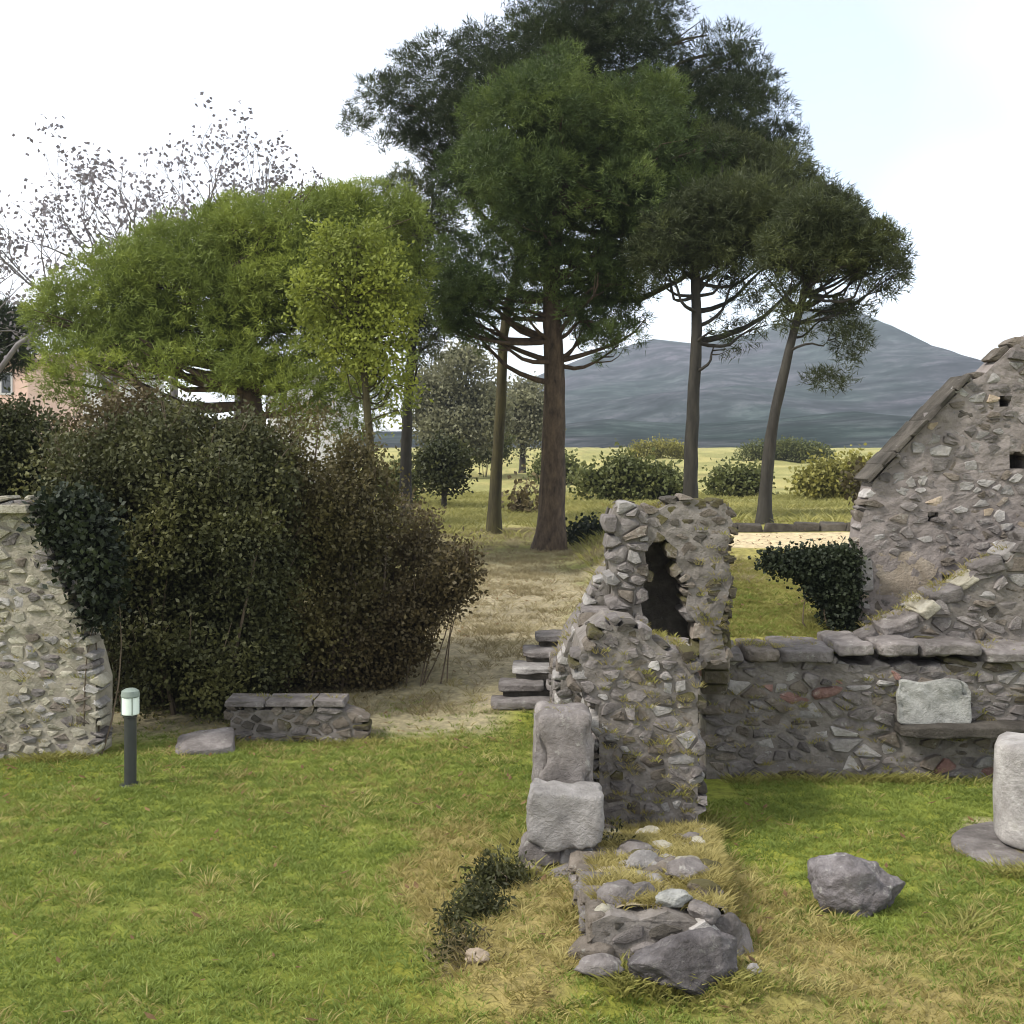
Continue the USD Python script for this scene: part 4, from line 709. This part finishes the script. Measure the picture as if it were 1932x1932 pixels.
scatter("bank_grass", "yellowish grass on the bank behind the low wall", 9000, (1.6, 7, 13.1, 16.4), lambda x, y: 1 + 0 * x, pd + pg, GM["bank"], 93, .7, 1.3)

feet = [((gx(1118, 10.3), 10.25), (gx(1330, 10.3), 10.25)), ((gx(1335, 10.3), 10.3), (gx(1335, 10.3), 11.9)), ((1.9, 12.18), (5.2, 12.18)), ((-7, 13.08), (-4.35, 13.08)), ((-3.3, 13.8), (-1.6, 13.8)), ((.1, 9.1), (.75, 9.1)), ((.08, 9.1), (.1, 10.3)), ((.4, 7.25), (1.4, 7.25)), ((2.5, 8.35), (3.1, 8.35)), ((3.7, 9.4), (4.4, 9.3)), ((3.3, 13.4), (5.5, 13.4))]
def near_feet(x, y):
    dd = np.full(x.shape, 9.)
    for (a, b), (c_, e_) in feet:
        tt = np.clip(((x - a) * (c_ - a) + (y - b) * (e_ - b)) / ((c_ - a) ** 2 + (e_ - b) ** 2), 0, 1); dd = np.minimum(dd, np.hypot(x - a - tt * (c_ - a), y - b - tt * (e_ - b)))
    return np.exp(-(dd / .10) ** 2) * sstep(.35, .6, meshkit.fbm(np.stack([x * 2.5, y * 2.5, 0 * x], -1), 3, 81))
scatter("wall_foot_grass", "longer grass left standing along the feet of the walls and stones", 60000, (-6, 6, 7, 14), near_feet, pg + pd, GM["bank"], 96, 1.2, 2.6)
_h = height
def height(x, y): return np.maximum(_h(x, y), np.where((x - (y - 7.5) * .07 > .46) & (x - (y - 7.5) * .11 < 1.36) & (y > 7.58) & (y < 10.2), foot_top(x, y), -9))
blocked_, blocked = blocked, []
scatter("footing_grass", "dry grass growing over the low rubble footing", 5200, (.4, 1.8, 7.7, 10.2), lambda x, y: (x - (y - 7.5) * .07 > .48) * (x - (y - 7.5) * .11 < 1.34) * (.2 + .8 * sstep(.42, .6, meshkit.fbm(np.stack([x * 3, y * 3, 0 * x], -1), 3, 83))), pd, GM["dry"], 97, .7, 1.6)
height = _h; blocked = blocked_
scatter("slope_grass", "dry grass tufts and litter on the dirt slope under the pines", 13000, (-4, 3, 15, 36), lambda x, y: .25 + .75 * sstep(.42, .6, meshkit.fbm(np.stack([x * .8, y * .8, 0 * x], -1), 4, 77)), pd, GM["litter"], 94, .8, 2.2)
scatter("field_grass", "long yellow-green grass of the field beyond the pines", 30000, (-28, 28, 21, 62), lambda x, y: (1 - (x < 1.6) * (y < 32 + 2 * np.sin(x * 1.7))) * (.15 + .85 * sstep(.40, .58, meshkit.fbm(np.stack([x * .25, y * .25, 0 * x], -1), 4, 78))), pd + pg, GM["field"], 95, 2.5, 6.0)
rng = np.random.default_rng(123); wp = []
def along(x0, z0, x1, z1, y0, y1, n):
    for q in rng.random(n): wp.append((x0 + (x1 - x0) * q, rng.uniform(y0, y1), z0 + (z1 - z0) * q + rng.normal(0, .012)))
along(gx(1325, 12.25), gz(1240, 12.25) + .1, gx(1990, 12.25), gz(1245, 12.25) + .1, 12.3, 12.95, 120)
along(gx(1150, 10.3), gz(1170, 10.3) - .03, gx(1310, 10.3), gz(1225, 10.3) - .03, 10.4, 11.2, 70); along(gx(1150, 11.5), gz(950, 11.5) - .03, gx(1375, 11.5), gz(945, 11.5) - .03, 11.6, 12.0, 70)
along(gx(1050, 13.2), gz(1250, 13.2), gx(1150, 13.2), gz(1070, 13.2), 13.3, 14, 60); along(gx(1640, 12.72), gz(1195, 12.72) + .05, gx(1980, 12.72), gz(1005, 12.72) + .05, 12.8, 13.1, 90)
along(-5.6, gz(950, 13.15), -5.05, gz(950, 13.15), 13.2, 13.6, 20); along(gx(1010, 9.75), 1.16, gx(1115, 9.75), 1.16, 9.85, 10.2, 16); along(gx(430, 13.9), gz(1322, 13.9), gz(640, 13.9) * 0 + gx(640, 13.9), gz(1322, 13.9), 13.95, 14.2, 30)
for _ in range(130): wp.append((rng.uniform(.7, 1.55), 10.27, rng.uniform(0, 1.6)))
for _ in range(150): wp.append((rng.uniform(1.95, 5.2), 12.23, rng.uniform(0, 1.1)))
for _ in range(90): wp.append((rng.uniform(1.35, 2.05), 11.5, rng.uniform(1.3, 2.7)))
for _ in range(90): wp.append((rng.uniform(-6.5, -4.4), 13.12, rng.uniform(0, 1.6)))
wp = np.array([q for q in wp if not (q[1] == 11.5 and q[0] < gx(1318, 11.5))]); wp[:, 2] -= .01; p = path_for("wall_plants", "/World"); pi = UsdGeom.PointInstancer.Define(stage, p); tag(pi.GetPrim(), "small dry grasses and moss tufts growing in the wall joints and tops", "plants", None, "stuff")
for k, (v, f) in enumerate(pg[:2] + pd[:2]):
    usdkit.mesh(stage, f"{p}/grass_tuft_{k:03d}", (v, f), GM["bank" if k < 2 else "dry"], False); pi.GetPrototypesRel().AddTarget(f"{p}/grass_tuft_{k:03d}")
pi.CreateProtoIndicesAttr(Vt.IntArray.FromNumpy(rng.integers(0, 4, len(wp)).astype(np.int32))); pi.CreatePositionsAttr(Vt.Vec3fArray.FromNumpy(wp.astype(np.float32))); pi.CreateScalesAttr(Vt.Vec3fArray.FromNumpy(np.repeat(rng.uniform(.35, 1.3, (len(wp), 1)), 3, 1).astype(np.float32)))
def leaf_litter(rng):
    a = rng.uniform(0, 6.28); L, w = .035, .014; c, s_ = math.cos(a), math.sin(a); p = np.array([[-L, 0, .012], [0, w, .018], [L, 0, .03], [0, -w, .02]]); return p @ np.array([[c, s_, 0], [-s_, c, 0], [0, 0, 1]]) + [0, 0, .02], np.array([[0, 1, 2], [0, 2, 3]])
GM["leaf"] = grass_mat("fallen_leaf", ((0.12, 0.07, 0.03), (0.22, 0.14, 0.06), (0.36, 0.27, 0.13)), 6.0)
scatter("fallen_leaves", "brown fallen leaves strewn over the lawn and the dirt slope", 5200, (-6, 6, 6, 24), lambda x, y: .12 + .88 * sstep(.45, .65, meshkit.fbm(np.stack([x * .7, y * .7, 0 * x], -1), 4, 99)) * sstep(9, 15, y) , [leaf_litter(np.random.default_rng(k)) for k in range(5)], GM["leaf"], 98, .7, 1.5)
# ---------------------------------------------------------------- haze
haze_mat = usdkit.material(stage, "/World/Looks/haze", {"v": ("principled_volume", {"color": (0.78, 0.84, 0.95), "density": 0.00019, "anisotropy": 0.2})}, [], volume="v.volume")
hz = usdkit.mesh(stage, "/World/haze", boxm(-3600, 3600, -200, 4100, -8, 330), haze_mat, False)
tag(hz.GetPrim(), "thin pale blue haze over the fields and the mountain", "haze", None, "stuff")
